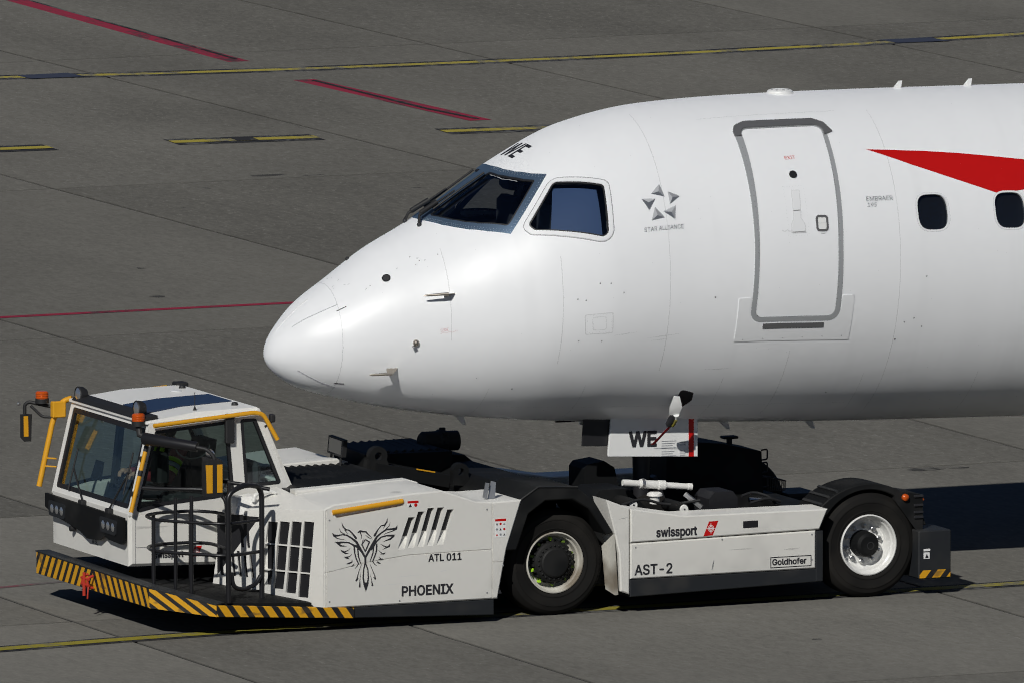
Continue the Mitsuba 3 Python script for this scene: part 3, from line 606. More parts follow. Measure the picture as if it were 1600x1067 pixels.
# nose gear
NG = put('nose_gear', tube([(1.42, 0, 1.95), (1.40, 0, 1.25), (1.40, 0, 0.64)], [0.11, 0.09, 0.07], 16), 'dark_metal', PLANE, 40)
put('axle', tube([(1.40, -0.32, 0.64), (1.40, 0.32, 0.64)], 0.05, 12), 'dark_metal', NG, 40)
put('drag_brace', tube([(1.42, 0, 1.25), (0.75, 0, 1.85)], 0.045), 'dark_metal', NG, 40)
put('torque_link', bar((1.52, 0, 1.1), (1.62, 0, 0.85), 0.12, 0.05), 'dark_metal', NG)
for y in (-0.21, 0.21):
    W_ = put('wheel', lathe([(0.16, -0.09), (0.24, -0.10), (0.29, -0.075), (0.305, -0.03), (0.305, 0.03), (0.29, 0.075), (0.24, 0.10), (0.16, 0.09)], (1.40, y, 0.64), 40), 'rubber', NG, 40)
    put('wheel_rim', lathe([(0, -0.03), (0.07, -0.05), (0.10, -0.02), (0.16, -0.09), (0.165, 0.09), (0.0, 0.05)], (1.40, y, 0.64), 32), 'aluminium', W_, 30)
gy = -0.40
def gpanel(pts, th=0.03): return prism(pts, gy, gy + th, 0.004)
GD = put('gear_door', gpanel([(0.90, 1.80), (1.835, 1.76), (1.835, 1.325), (0.87, 1.372), (0.862, 1.39)]), 'print_white', PLANE, label='white landing gear door with two black letters and a red edge band')
t_ = grown_text('WE', 0.142, 0.0025, True, 0.005); v_ = np.array(t_.vertices)
put('door_letters', mm(np.c_[1.085 + v_[:, 0] * 0.98, gy - 0.001 - v_[:, 2], 1.462 + v_[:, 1] - 0.018 * v_[:, 0]], t_.faces), 'print_black', GD, False)
put('edge_band', prism([(1.735, 1.765), (1.79, 1.763), (1.79, 1.328), (1.735, 1.331)], gy - 0.003, gy + 0.01, 0), 'print_red', GD)
for k_ in range(7):
    for (xa_, xb_) in ((1.44, 1.44 + 0.16 - 0.02 * (k_ % 3)), (1.64, 1.70)):
        zz = 1.50 - 0.022 * k_ - (0.015 if k_ > 3 else 0)
        if xa_ > 1.6 and k_ in (0, 3): continue
        put('small_print', prism([(xa_, zz), (xb_, zz - 0.002), (xb_, zz - 0.009), (xa_, zz - 0.007)], gy - 0.002, gy + 0.005, 0), 'print_midgrey', GD)
put('gear_door', prism([(0.90, 1.80), (1.835, 1.76), (1.835, 1.60), (0.90, 1.60)], 0.37, 0.40, 0.004), 'skin_trim', PLANE)
put('front_gear_door', prism([(0.62, 1.84), (0.93, 1.83), (0.95, 1.47), (0.60, 1.485)], -0.36, -0.335, 0.004), 'gasket', PLANE, label='dark inner side of the forward landing gear door')
put('front_gear_door', prism([(0.62, 1.84), (0.90, 1.83), (0.90, 1.64), (0.62, 1.64)], 0.33, 0.355, 0.004), 'charcoal_paint', PLANE)
put('door_hinge', bar((1.0, gy + 0.03, 1.78), (1.0, -0.22, 1.9), 0.03, 0.03), 'dark_metal', GD); put('door_hinge', bar((1.7, gy + 0.03, 1.76), (1.7, -0.22, 1.88), 0.03, 0.03), 'dark_metal', GD)

STR = root('safety_streamer', 'narrow red warning streamer hanging from the white fitting over the gear door', 'streamer')
q0 = L3(4.055, -1.10, 0.14)
put('ribbon', hull([q0 + [0, -0.02, 0], q0 + [0.03, -0.02, 0], (q0[0] - 0.09, gy - 0.05, 1.475), (q0[0] - 0.05, gy - 0.05, 1.475), q0 + [0, -0.025, 0], (q0[0] - 0.07, gy - 0.055, 1.475)]), 'strap_red', STR)
put('clip', tube([q0 + [0.015, -0.02, -0.02], q0 + [0.015, -0.02, 0.04]], 0.014, 8), 'dark_metal', STR)

# ------------------------------------------------------------------ towbarless aircraft tractor (front towards -X)
TUG = root('aircraft_tractor', 'white towbarless aircraft tractor with striped front bumper under the airliner nose', 'tractor')
YN = -1.85
def sub(m, cutters):
    M = to_manifold(m)
    for c in cutters: M = M - to_manifold(c)
    return from_manifold(M)
def ybox(x0, x1, z0, z1, y=YN, d=0.008): return hull([(x, yy, z) for x in (x0, x1) for z in (z0, z1) for yy in (y - 0.05, y + d)])
def groove(pts, w=0.008, d=0.01, y=YN):
    out = []
    for a, b in zip(pts[:-1], pts[1:]):
        a, b = np.array(a), np.array(b); t = (b - a) / np.linalg.norm(b - a); n = np.array([-t[1], t[0]]) * w / 2
        out.append(hull([(q[0], yy, q[1]) for q in (a + n, a - n, b + n, b - n) for yy in (y - 0.05, y + d)]))
    return out
def para(x0, z0, x1, z1, w, y0, y1):   # sheared block: bottom centre (x0,z0), top centre (x1,z1), width w
    return hull([(x, y, z) for x, z in ((x0 - w / 2, z0), (x0 + w / 2, z0), (x1 - w / 2, z1), (x1 + w / 2, z1)) for y in (y0, y1)])
def print_side(text, x, z, h, name, mat, parent, width=1.0, bold=True, y=YN, italic=0.0, slope=0.0, grow=0.0):
    m = grown_text(text, h, 0.0015, bold, grow); v = np.array(m.vertices)
    return put(name, mm(np.c_[x + v[:, 0] * width + v[:, 1] * italic, y - 0.0005 - v[:, 2], z + v[:, 1] + slope * v[:, 0]], m.faces), mat, parent, False)
def flat_side(poly, name, mat, parent, y=YN, off=0.002):
    ms = []
    for g in getattr(poly, 'geoms', [poly]):
        if g.geom_type != 'Polygon' or g.area < 1e-8: continue
        v, f = tri2d(g); m = mm(np.c_[v[:, 0], np.full(len(v), y - off), v[:, 1]], f); ms.append(m)
    return put(name, cat(ms), mat, parent, False)

# bumper and deck
BM = put('bumper', prism([(-1.40, 0.275), (1.55, 0.255), (1.55, 0.47), (-1.40, 0.465)], -4.45, -4.41, 0.004, 'x'), 'hazard_front', TUG, label='straight black and yellow striped front bumper plate')
put('bumper_corner', hull([(-4.45, -1.40, 0.275), (-4.45, -1.40, 0.465), (-3.93, -1.85, 0.215), (-3.93, -1.85, 0.325), (-4.42, -1.37, 0.275), (-4.42, -1.37, 0.465), (-3.90, -1.82, 0.215), (-3.90, -1.82, 0.325)]), 'hazard_corner', BM, False)
put('bumper_side', prism([(-3.925, 0.215), (-2.48, 0.125), (-2.48, 0.225), (-3.925, 0.325)], -1.853, -1.80, 0.004), 'hazard_side', BM)
put('bumper_lip', cat([hull([(x, y, z) for (x, y, z0) in ((-4.455, -1.40, 0.466), (-4.455, 1.56, 0.472), (-4.31, 1.56, 0.472), (-4.31, -1.28, 0.466)) for z in (z0, z0 + 0.012)]),
                        hull([(x, y, z) for (x, y, z0) in ((-4.455, -1.40, 0.466), (-3.932, -1.853, 0.327), (-3.80, -1.74, 0.327), (-4.31, -1.28, 0.466)) for z in (z0, z0 + 0.012)])]), 'charcoal_paint', BM)
hk = [tube(rounded([(-4.47, y, 0.42), (-4.53, y, 0.40), (-4.53, y, 0.31), (-4.47, y, 0.30)], 0.03), 0.014) for y in (0.0, 0.13)]
hk += [tube([(-4.53, -0.03, z), (-4.53, 0.16, z)], 0.013) for z in (0.39, 0.33)] + [tube([(-4.54, 0.065, 0.45), (-4.54, 0.065, 0.22)], 0.016)]
TH = put('tow_hook', cat(hk), 'tow_red', BM, label='red front tow hook with hanging pin')
put('pin_chain', tube([(-4.53, -0.02, 0.32), (-4.54, -0.03, 0.25), (-4.54, -0.02, 0.20)], 0.008, 6), 'tow_red', TH)
put('deck', cat([hull([(x, y, z) for (x, y, z0) in ((-4.30, -1.26, 0.45), (-3.82, -1.70, 0.325), (-2.9, -1.78, 0.29), (-2.9, -0.5, 0.33), (-4.28, -0.5, 0.45)) for z in (z0 - 0.05, z0)]), rbox(-4.28, -2.9, -0.5, 1.5, 0.28, 0.40, 0.01)]), 'black_paint', TUG)
put('chassis', cat([rbox(-4.2, -0.9, -1.2, 1.3, 0.22, 0.36, 0.02), rbox(-2.75, -0.95, -1.0, 1.0, 0.3, 1.05, 0.02), rbox(-1.0, 0.35, -1.02, 1.02, 0.32, 0.95, 0.02), rbox(0.2, 3.9, -1.45, -1.22, 0.24, 0.62, 0.02), rbox(0.2, 3.9, 1.22, 1.45, 0.24, 0.62, 0.02), rbox(0.3, 1.0, -1.22, 1.22, 0.25, 0.5, 0.02)]), 'black_paint', TUG)

# bonnet body, near half and far half
hood_poly = [(-2.8, 0.235), (-2.8, 1.205), (-2.70, 1.25), (-1.92, 1.315), (-1.55, 1.33), (-1.19, 1.205), (-1.02, 1.19), (-0.70, 1.195), (-0.86, 0.72), (-0.955, 0.235)]
cut = groove([(-2.795, 0.582), (-2.35, 0.665), (-1.90, 0.715), (-1.015, 0.725)], 0.011) + groove([(-2.772, 0.245), (-2.772, 1.2)], 0.012) + groove([(-1.014, 0.235), (-1.014, 1.19)], 0.010) + groove([(-1.01, 0.60), (-0.90, 0.60)], 0.005)
vents = []
for k_, (zt, zb) in enumerate([(1.085, 0.775), (1.135, 0.785), (1.165, 0.79), (1.165, 0.795), (1.14, 0.80)]):
    xb = -1.985 + 0.103 * k_; xt = xb + 0.115
    vents.append((xb, zb, xt, zt)); cut.append(para(xb, zb, xt, zt, 0.070, YN - 0.05, YN + 0.06))
rec = [(-2.72, 1.185), (-1.95, 1.262), (-1.955, 1.205), (-2.0, 1.195), (-2.66, 1.115)]
cut.append(prism(rec, YN - 0.05, YN + 0.055, 0))
for side, s in (('near', 1), ('far', -1)):
    m = prism(hood_poly, YN, -0.95, 0.014)
    m = sub(m, cut)
    if s < 0: m.apply_scale([1, -1, 1]); m.invert()
    H = put('side_bonnet', m, 'tug_white', TUG, 25)
    if s > 0: HOOD = H
for xb, zb, xt, zt in vents:
    V_ = put('vent_slot', para(xb + 0.42 * (xt - xb), zb + 0.40 * (zt - zb), xt, zt, 0.066, YN + 0.045, YN + 0.058), 'gasket', HOOD)
    put('vent_scoop', hull([(xb - 0.033, YN + 0.004, zb), (xb + 0.033, YN + 0.004, zb), (xb - 0.033, YN + 0.058, zb), (xb + 0.033, YN + 0.058, zb), (xb + 0.052 - 0.033, YN + 0.055, zb + 0.42 * (zt - zb)), (xb + 0.052 + 0.033, YN + 0.055, zb + 0.42 * (zt - zb))]), 'tug_white', V_)
GH = put('grab_rail', tube([(-2.71, YN + 0.005, 1.172), (-1.965, YN + 0.005, 1.248)], 0.026, 14), 'yellow_paint', TUG, 40)
for x, z in ((-2.66, 1.18), (-2.02, 1.245)): put('rail_bolt', tube([(x, YN + 0.005, z), (x, YN + 0.06, z + 0.01)], 0.016, 8), 'yellow_paint', GH)
put('bonnet_top', prism([(-2.72, 0.9), (-2.72, 1.285), (-1.92, 1.318), (-1.53, 1.334), (-1.42, 1.30), (-1.42, 0.9)], -0.955, -0.80, 0.012), 'tug_white', TUG)
put('bonnet_top', prism([(-2.72, 0.9), (-2.72, 1.285), (-1.92, 1.318), (-1.53, 1.334), (-1.42, 1.30), (-1.42, 0.9)], 0.80, 0.955, 0.012), 'tug_white', TUG)
LV = put('engine_grille', rbox(-2.72, -1.42, -0.80, 0.80, 1.1, 1.27, 0.005), 'gasket', TUG)
for i in range(15):
    xs_ = -2.67 + 0.084 * i
    put('grille_slat', hull([(x, y, z) for y in (-0.79, 0.79) for x, z in ((xs_, 1.268), (xs_ + 0.012, 1.268), (xs_ + 0.045, 1.296), (xs_ + 0.056, 1.294))]), 'black_paint', LV)
# front corner with the radiator grilles
facet = [(-2.80, -1.85), (-3.15, -1.22), (-3.50, -0.68)]
corner = hull([(-2.80, -1.85, 0.245), (-2.80, -1.85, 1.20), (-3.15, -1.22, 0.26), (-3.13, -1.25, 1.10), (-3.50, -0.68, 0.27), (-3.40, -0.72, 1.10), (-2.79, -0.65, 0.27), (-2.79, -0.65, 1.29), (-2.79, -1.80, 1.215), (-3.02, -0.7, 1.26)])
def facet_frame(a, b): 
    u = np.array([b[0] - a[0], b[1] - a[1], 0.0]); Lh = np.linalg.norm(u); u /= Lh; n = np.array([-u[1], u[0], 0.0])
    if n[0] * -1 + n[1] * -1 < 0: n = -n
    return np.array([a[0], a[1], 0.0]), u, n, Lh
def fslot(fr, u0, u1, z0, z1, sh0, sh1, dep, out=0.06):
    o, u, n, _ = fr
    return hull([o + u * (q + sh) + n * w + np.array([0, 0, z]) for q in (u0, u1) for (z, sh) in ((z0, sh0), (z1, sh1)) for w in (out, -dep)])
fr1, fr2 = facet_frame(facet[0], facet[1]), facet_frame(facet[1], facet[2])
slots, backs = [], []
ROWS = [(0.325, 0.560), (0.572, 0.815), (0.827, 1.075)]
for c in range(4):
    for r_, (z0, z1) in enumerate(ROWS):
        sh0, sh1 = 0.075 - 0.10 * (z0 - 0.33), 0.075 - 0.10 * (z1 - 0.33)
        u0 = 0.115 + 0.150 * c
        zz0 = z0 + 0.028 * c + 0.0; zz1 = z1 + 0.0 * c
        slots.append(fslot(fr1, u0, u0 + 0.122, z0 + 0.03 * c * (r_ == 0), z1 - 0.012 * c * (r_ == 2), sh0, sh1, 0.016))
for c in range(6):
    for r_, (z0, z1) in enumerate([(0.47, 0.72), (0.76, 1.02)]):
        slots.append(fslot(fr2, 0.10 + 0.075 * c, 0.10 + 0.075 * c + 0.036, z0, z1, 0.02 + 0.06 * r_, 0.06 + 0.06 * r_, 0.016))
CB = put('corner_bonnet', sub(corner, slots), 'tug_white', TUG, 20)
for fr, u1 in ((fr1, 0.70), (fr2, 0.58)):
    o, u, n, _ = fr
    put('radiator', hull([o + u * q + n * w + np.array([0, 0, z]) for q in (0.06, u1) for z in (0.30, 1.07) for w in (-0.010, -0.0155)]), 'gasket', CB)
put('bonnet_bulge', hull([(-3.36, -0.96, 1.08), (-3.10, -1.02, 1.08), (-3.30, -0.90, 1.24), (-3.14, -0.92, 1.25), (-3.12, -0.72, 1.25), (-3.30, -0.72, 1.23), (-3.08, -0.74, 1.1), (-3.36, -0.74, 1.08)]), 'tug_white_clean', CB, 40)
put('bonnet_handle', tube(rounded([(-3.18, -0.98, 1.20), (-3.16, -0.98, 1.27), (-2.98, -0.95, 1.29), (-2.93, -0.95, 1.27)], 0.03), 0.020), 'tug_white_clean', CB, 40)
# dark skirts
put('skirt', prism([(-2.475, 0.125), (-0.99, 0.075), (-0.99, 0.228), (-2.475, 0.228)], YN + 0.012, -1.2, 0.008), 'charcoal_paint', TUG)
put('skirt', prism([(0.47, 0.17), (2.53, 0.215), (2.53, 0.345), (0.47, 0.342)], YN + 0.02, -1.4, 0.008), 'charcoal_paint', TUG)
put('skirt', prism([(-2.475, 0.125), (2.53, 0.20), (2.53, 0.345), (-2.475, 0.30)], 1.4, 1.84, 0.008), 'charcoal_paint', TUG)
# front mudguards and crossbeam
fen_o = [(-0.88, 0.70), (-0.72, 1.19), (-0.52, 1.305), (-0.10, 1.285), (0.075, 1.15), (0.285, 0.82)]
fen_i = [(0.215, 0.80), (0.02, 1.07), (-0.15, 1.17), (-0.44, 1.17), (-0.62, 1.05), (-0.75, 0.70)]
for y0, y1 in ((-1.835, -0.95), (0.95, 1.835)):
    FG = put('front_mudguard', prism(fen_o + fen_i, y0, y1, 0.012), 'black_paint', TUG, 25)
put('mudguard_seam', tube([(-0.70, -1.84, 1.20), (-0.52, -1.84, 1.312), (-0.10, -1.84, 1.292)], 0.008, 6), 'charcoal_paint', 'aircraft_tractor__front_mudguard')
put('crossbeam', hull([(x, y, z) for y in (-0.95, 0.95) for x, z in ((-0.62, 0.8), (-0.62, 1.10), (-0.48, 1.235), (-0.04, 1.225), (0.06, 1.1), (0.06, 0.8))]), 'black_paint', TUG)
# lifting eyes, rails and cowl behind the engine grille
for a, b in (((-1.40, 0.16, 1.30), (-0.62, 0.16, 1.14)), ((-1.40, 0.42, 1.30), (-0.62, 0.42, 1.14))):
    put('frame_rail', bar(a, b, 0.10, 0.12), 'black_paint', TUG)
def eye(x, y, z, R, th, lean):
    prof = [(R * math.cos(a), R * math.sin(a)) for a in np.linspace(-0.4, math.pi + 0.4, 18)] + [(-R * 0.95, -R * 1.5), (R * 1.5, -R * 1.8)]
    P_ = Polygon(prof).difference(Point(0, 0).buffer(R * 0.42))
    return panel(P_, (x, y + th / 2, z), (1, 0, lean), (0, 0, 1), th)
put('lifting_eye', eye(-1.35, 0.24, 1.42, 0.095, 0.09, 0), 'black_paint', TUG, 30)  # both eyes coloured black, their shade is put into the colour
put('lifting_eye', eye(-0.62, -0.12, 1.27, 0.085, 0.09, 0), 'black_paint', TUG, 30)
put('hazard_mark', bar((-0.98, 0.10, 1.283), (-0.78, 0.12, 1.242), 0.02, 0.012), 'yellow_paint', 'aircraft_tractor__frame_rail')
FLV = put('far_engine_cover', hull([(-1.32, 0.62, 1.05), (-1.32, 0.62, 1.385), (-1.32, 1.40, 1.40), (-0.50, 1.40, 1.42), (-0.42, 0.52, 1.385), (-0.42, 0.52, 1.0), (-1.32, 1.42, 1.0), (-0.5, 1.42, 1.0)]), 'black_paint', TUG)
for i in range(9):
    x = -1.27 + 0.088 * i; put('cover_slat', hull([(x, 0.66, 1.384), (x + 0.05, 0.66, 1.412), (x + 0.05, 1.36, 1.428), (x, 1.36, 1.40), (x + 0.065, 0.66, 1.384), (x + 0.065, 1.36, 1.40)]), 'charcoal_paint', FLV)
AC = put('air_cleaner', lathe([(0, -0.20), (0.08, -0.20), (0.105, -0.17), (0.105, -0.02), (0.12, 0.0), (0.12, 0.06), (0.10, 0.08), (0.10, 0.2), (0.05, 0.22), (0.0, 0.22)], (-0.34, 1.05, 1.42), 28, 'x'), 'hose_black', TUG, 35)
for i in range(8):
    a = i * 0.785; put('cleaner_lug', rbox(-0.33, -0.27, 1.05 + 0.115 * math.cos(a) - 0.02, 1.05 + 0.115 * math.cos(a) + 0.02, 1.42 + 0.115 * math.sin(a) - 0.02, 1.42 + 0.115 * math.sin(a) + 0.02, 0.006), 'hose_black', AC)
# work lamp with its frame standing behind the cab
def mp(y, z, o=0.0): return (-1.56 - 0.06 * (0.78 - y) + 0.10 * (z - 1.47) + o, y, z)
WL = put('rear_mirror', hull([mp(y, z, o) for y in (0.58, 1.02) for z in (1.375, 1.545) for o in (0.0, 0.045)]), 'hose_black', TUG)
put('mirror_glass', hull([mp(y, z, o) for y in (0.62, 0.98) for z in (1.395, 1.53) for o in (-0.003, 0.01)]), 'mirror_glass', WL)
for y in (0.94, 0.66): put('mirror_post', tube([mp(y, 1.28, 0.02), mp(y, 1.40, 0.02)], 0.014, 8), 'hose_black', WL)
# latch standing on the bonnet end
LT = put('bonnet_latch', panel(Polygon([(-0.035, 0), (0.035, 0), (0.055, 0.16), (0.005, 0.175)]), (-0.93, -1.62, 1.19), (1, -0.2, 0), (0, 0.2, 1), 0.02), 'aluminium', TUG, False)
put('latch_plate', panel(Polygon([(-0.10, 0.02), (-0.06, 0.0), (-0.03, 0.16), (-0.07, 0.165)]), (-0.93, -1.66, 1.19), (1, -0.2, 0), (0, 0.1, 1), 0.02), 'aluminium', LT, False)
# rear arm, near and far
armA = [(0.205, 1.15), (0.455, 1.05), (0.455, 0.20), (0.36, 0.235), (0.345, 0.60), (0.30, 0.80)]
armB = [(0.467, 1.045), (1.04, 0.945), (2.59, 0.935), (2.50, 0.738), (0.467, 0.712)]
armC = [(0.467, 0.700), (2.462, 0.726), (2.462, 0.352), (0.467, 0.350)]
for s in (1, -1):
    for nm, P_, y0, y1 in (('arm_post', armA, YN, -1.50), ('arm_shelf', armB, YN, -1.44), ('arm_panel', armC, YN + 0.006, -1.45)):
        m = prism(P_, y0, y1, 0.012)
        if s < 0: m.apply_scale([1, -1, 1]); m.invert()
        kk = put(nm, m, 'tug_white', TUG, 25)
        if s > 0 and nm == 'arm_shelf': SHELF = kk
        if s > 0 and nm == 'arm_panel': ARMP = kk
        if s > 0 and nm == 'arm_post': POST = kk
put('post_return', hull([(0.275, YN + 0.01, 0.80), (0.215, YN + 0.01, 0.74), (0.205, YN + 0.12, 0.68), (0.30, YN + 0.01, 0.20), (0.34, YN + 0.02, 0.20), (0.30, YN + 0.02, 0.80), (0.245, YN + 0.12, 0.25)]), 'rim_worn', POST)
put('side_end', prism([(2.47, 0.72), (2.545, 0.72), (2.545, 0.22), (2.47, 0.22)], YN + 0.015, -1.45, 0.005), 'charcoal_paint', TUG)
put('shelf_recess', rbox(1.672, 1.835, YN - 0.003, YN + 0.02, 0.790, 0.862, 0.004), 'gasket', SHELF)
inner = prism([(0.46, 1.02), (1.0, 0.93), (2.5, 0.93), (2.5, 0.45), (0.46, 0.45)], -1.44, -1.41, 0.004); put('arm_lining', inner, 'charcoal_paint', TUG)
# rear mudguard, ribbed, near and far
for ys, s in ((-1.66, 1), (1.66, -1)):
    A = np.linspace(math.radians(15 if s > 0 else 62), math.radians(178), 28); c = (3.12, 0.54)
    out = [(c[0] + (0.650 + 0.05 * max(0, -math.cos(a))) * math.cos(a), c[1] + 0.598 * math.sin(a)) for a in A]; inn = [(c[0] + 0.545 * math.cos(a), c[1] + 0.535 * math.sin(a)) for a in A[::-1]]
    if s > 0: put('wheel_well', prism([(c[0] + 0.6 * math.cos(a), c[1] + 0.6 * math.sin(a)) for a in np.linspace(0, math.pi, 20)], ys + s * 0.42, ys + s * 0.50, 0.005), 'black_paint', TUG, 25)
    if s > 0: MG = put('rear_mudguard', prism(out + inn, min(ys, ys + s * 0.50), max(ys, ys + s * 0.50), 0.01), 'black_paint', TUG, 25)
    for a in [] if s < 0 else np.linspace(math.radians(120), math.radians(165), 6):
        put('mudguard_rib', hull([(c[0] + R * math.cos(a + d_), y, c[1] + R * 0.915 * math.sin(a + d_)) for R in (0.655, 0.685) for d_ in (-0.02, 0.02) for y in (ys + s * 0.02, ys + s * 0.46)]), 'charcoal_paint', MG)
    m = hull([(3.40, ys - s * 0.02, 0.95), (3.40, ys - s * 0.02, 1.055), (3.70, ys - s * 0.02, 1.0), (3.70, ys - s * 0.02, 0.62), (3.40, ys + s * 0.5, 1.055), (3.70, ys + s * 0.5, 1.0), (3.70, ys + s * 0.5, 0.62), (3.62, ys - s * 0.02, 0.66)])
    if s > 0: put('tail_housing', m, 'black_paint', TUG)
    elif False: put('far_guard_box', hull([(x, y, z) for y in (1.62, 2.0) for x, z in ((3.15, 0.6), (3.15, 1.20), (3.42, 1.06), (3.44, 0.6))]), 'black_paint', TUG)
    RB = put('rear_box', rbox(3.60, 3.955, min(ys - s * 0.14, ys + s * 0.34), max(ys - s * 0.14, ys + s * 0.34), 0.175, 0.655, 0.012), 'charcoal_paint', TUG)
    if s > 0:
        RBN = RB
        put('rear_stripes', rbox(3.612, 3.945, -1.804, -1.79, 0.185, 0.262, 0.001), 'hazard_rear', RB)
        put('notice_plate', rbox(3.655, 3.72, -1.803, -1.79, 0.375, 0.44, 0.001), 'print_white', RB)
        put('notice_plate', rbox(3.655, 3.725, -1.803, -1.79, 0.452, 0.475, 0.001), 'print_white', RB)
        flat_side(Polygon([(3.667, 0.385), (3.708, 0.385), (3.6875, 0.428)]), 'notice_arrow', 'print_black', RB, -1.803)
        SL = put('side_lamp', lathe([(0, -0.03), (0.02, -0.028), (0.034, -0.015), (0.036, 0.01)], (3.50, -1.70, 0.985), 24), 'lamp_orange', TUG, 40)
        put('rear_lamp', lathe([(0, -0.02), (0.016, -0.015), (0.02, 0.01)], (3.70, -1.66, 0.955), 20), 'lamp_orange', TUG, 40)
        for z in (0.99, 0.90, 0.83, 0.78): put('lamp_bracket', rbox(3.60, 3.70, -1.70, -1.62, z - 0.012, z + 0.012, 0.004), 'dark_metal', SL)

# wheels
def wheel(x, y, z, kind, s, turn):
    R = 0.525; o = lambda q: [(r_, -h if s < 0 else h) for r_, h in q]
    # profile offsets: negative h = outboard on the near side
    prof = [(0.300, 0.030), (0.315, 0.008), (0.335, 0.0), (0.337, -0.006), (0.345, -0.006), (0.347, 0.0), (0.40, -0.010), (0.42, -0.012), (0.422, -0.017), (0.432, -0.017), (0.434, -0.011), (0.475, 0.002), (0.502, 0.030), (R - 0.008, 0.052), (R, 0.07), (R, 0.14), (R - 0.014, 0.143), (R - 0.014, 0.152), (R, 0.155), (R, 0.235), (R - 0.014, 0.238), (R - 0.014, 0.247), (R, 0.25), (R, 0.32), (0.50, 0.36), (0.45, 0.39), (0.33, 0.38), (0.30, 0.36)]
    f = (lambda q: [(r_, h * s) for r_, h in q])
    Wk = put('wheel', lathe(f(prof), (x, y, z), 72), 'rubber', TUG, 25)
    rmat = 'rim_worn' if kind == 'front' else 'rim_white'
    if kind == 'front':
        rp = [(0.303, 0.030), (0.303, 0.006), (0.292, 0.002), (0.285, 0.012), (0.278, 0.05), (0.262, 0.06), (0.255, 0.14), (0.235, 0.16), (0.0, 0.165)]
        put('rim', lathe(f(rp), (x, y, z), 64), rmat, Wk, 25)
        hb = put('hub', lathe(f([(0, -0.01), (0.13, -0.01), (0.145, 0.0), (0.15, 0.02), (0.185, 0.03), (0.20, 0.05), (0.205, 0.16)]), (x, y, z), 48), 'black_paint', Wk, 25)
        for i in range(22):
            a = turn + i * 2 * math.pi / 22
            put('hub_bolt', trimesh.creation.icosphere(1, 0.013).apply_translation((x + 0.168 * math.cos(a), y + 0.022 * s, z + 0.168 * math.sin(a))), 'black_paint', hb, True)
            put('hub_tooth', rbox(x + 0.205 * math.cos(a) - 0.013, x + 0.205 * math.cos(a) + 0.013, y + min(0.05 * s, 0.15 * s), y + max(0.05 * s, 0.15 * s), z + 0.205 * math.sin(a) - 0.013, z + 0.205 * math.sin(a) + 0.013, 0.005), 'black_paint', hb)
        for i in range(10):
            a = turn + 0.2 + i * 2 * math.pi / 10
            put('nut_marker', hull([(x + r_ * math.cos(a + d_), y + h * s, z + r_ * math.sin(a + d_)) for r_, d_ in ((0.207, -0.06), (0.207, 0.06), (0.243, 0.0), (0.235, 0.07)) for h in (0.08, 0.14)]), 'lug_green' if i in (2, 5, 6) else 'lug_green_shaded', Wk)
    else:
        rp = [(0.303, 0.030), (0.303, 0.006), (0.292, 0.0), (0.284, 0.01), (0.276, 0.05), (0.262, 0.062), (0.250, 0.13), (0.232, 0.16), (0.19, 0.175), (0.0, 0.175)]
        put('rim', lathe(f(rp), (x, y, z), 64), rmat, Wk, 25)
        hb = put('hub', lathe(f([(0, 0.01), (0.085, 0.01), (0.115, 0.025), (0.125, 0.05), (0.132, 0.175)]), (x, y, z), 48), 'black_paint', Wk, 25)
        put('hub_ring', lathe(f([(0.03, 0.009), (0.03, 0.004), (0.04, 0.004), (0.04, 0.009)]), (x + 0.02, y, z - 0.01), 24), 'charcoal_paint', hb)
        for i in range(10):
            a = turn + i * 2 * math.pi / 10
            put('wheel_nut', lathe(f([(0, 0.115), (0.016, 0.118), (0.020, 0.14), (0.026, 0.145), (0.026, 0.177)]), (x + 0.18 * math.cos(a), y, z + 0.18 * math.sin(a)), 10), 'aluminium', Wk, 25)
    return Wk
wheel(-0.246, -1.63, 0.525, 'front', 1, 0.13); wheel(-0.246, 1.63, 0.525, 'front', -1, 0.3)
wheel(3.125, -1.66, 0.525, 'rear', 1, 0.25); wheel(3.125, 1.84, 0.525, 'rear', -1, 0.5)

# lettering and marks on the side
print_side('ATL 011', -1.695, 0.64, 0.068, 'fleet_number', 'print_black', HOOD, 0.93, True, grow=0.0012)
print_side('PHOENIX', -1.985, 0.315, 0.093, 'side_lettering', 'print_black', HOOD, 0.94, True, grow=0.0020)
print_side('AST-2', 0.505, 0.388, 0.097, 'side_lettering', 'print_black', ARMP, 0.95, True, YN + 0.006, grow=0.0010)
print_side('swissport', 0.735, 0.755, 0.084, 'operator_lettering', 'print_black', SHELF, 0.83, True, grow=0.0028)
RD = flat_side(Polygon([(1.245, 0.735), (1.345, 0.74), (1.405, 0.88), (1.305, 0.878)]), 'red_emblem', 'print_red', SHELF)
ring = unary_union([Point(0, 0).buffer(0.034).difference(Point(0, 0).buffer(0.029)), Point(0, 0).buffer(0.022).difference(Point(0, 0).buffer(0.017)), sbox(-0.003, -0.05, 0.003, 0.05), sbox(-0.05, -0.003, 0.05, 0.003), Point(0, 0).buffer(0.006)])
flat_side(affinity.translate(ring, 1.325, 0.808), 'emblem_ring', 'print_white', RD, YN, 0.004)
fr_ = sbox(1.97, 0.378, 2.415, 0.488); flat_side(fr_.difference(fr_.buffer(-0.009, join_style=2)), 'maker_frame', 'print_black', ARMP, YN + 0.006)
print_side('Goldhofer', 1.987, 0.408, 0.056, 'maker_lettering', 'print_black', ARMP, 1.02, True, YN + 0.006, grow=0.0016)
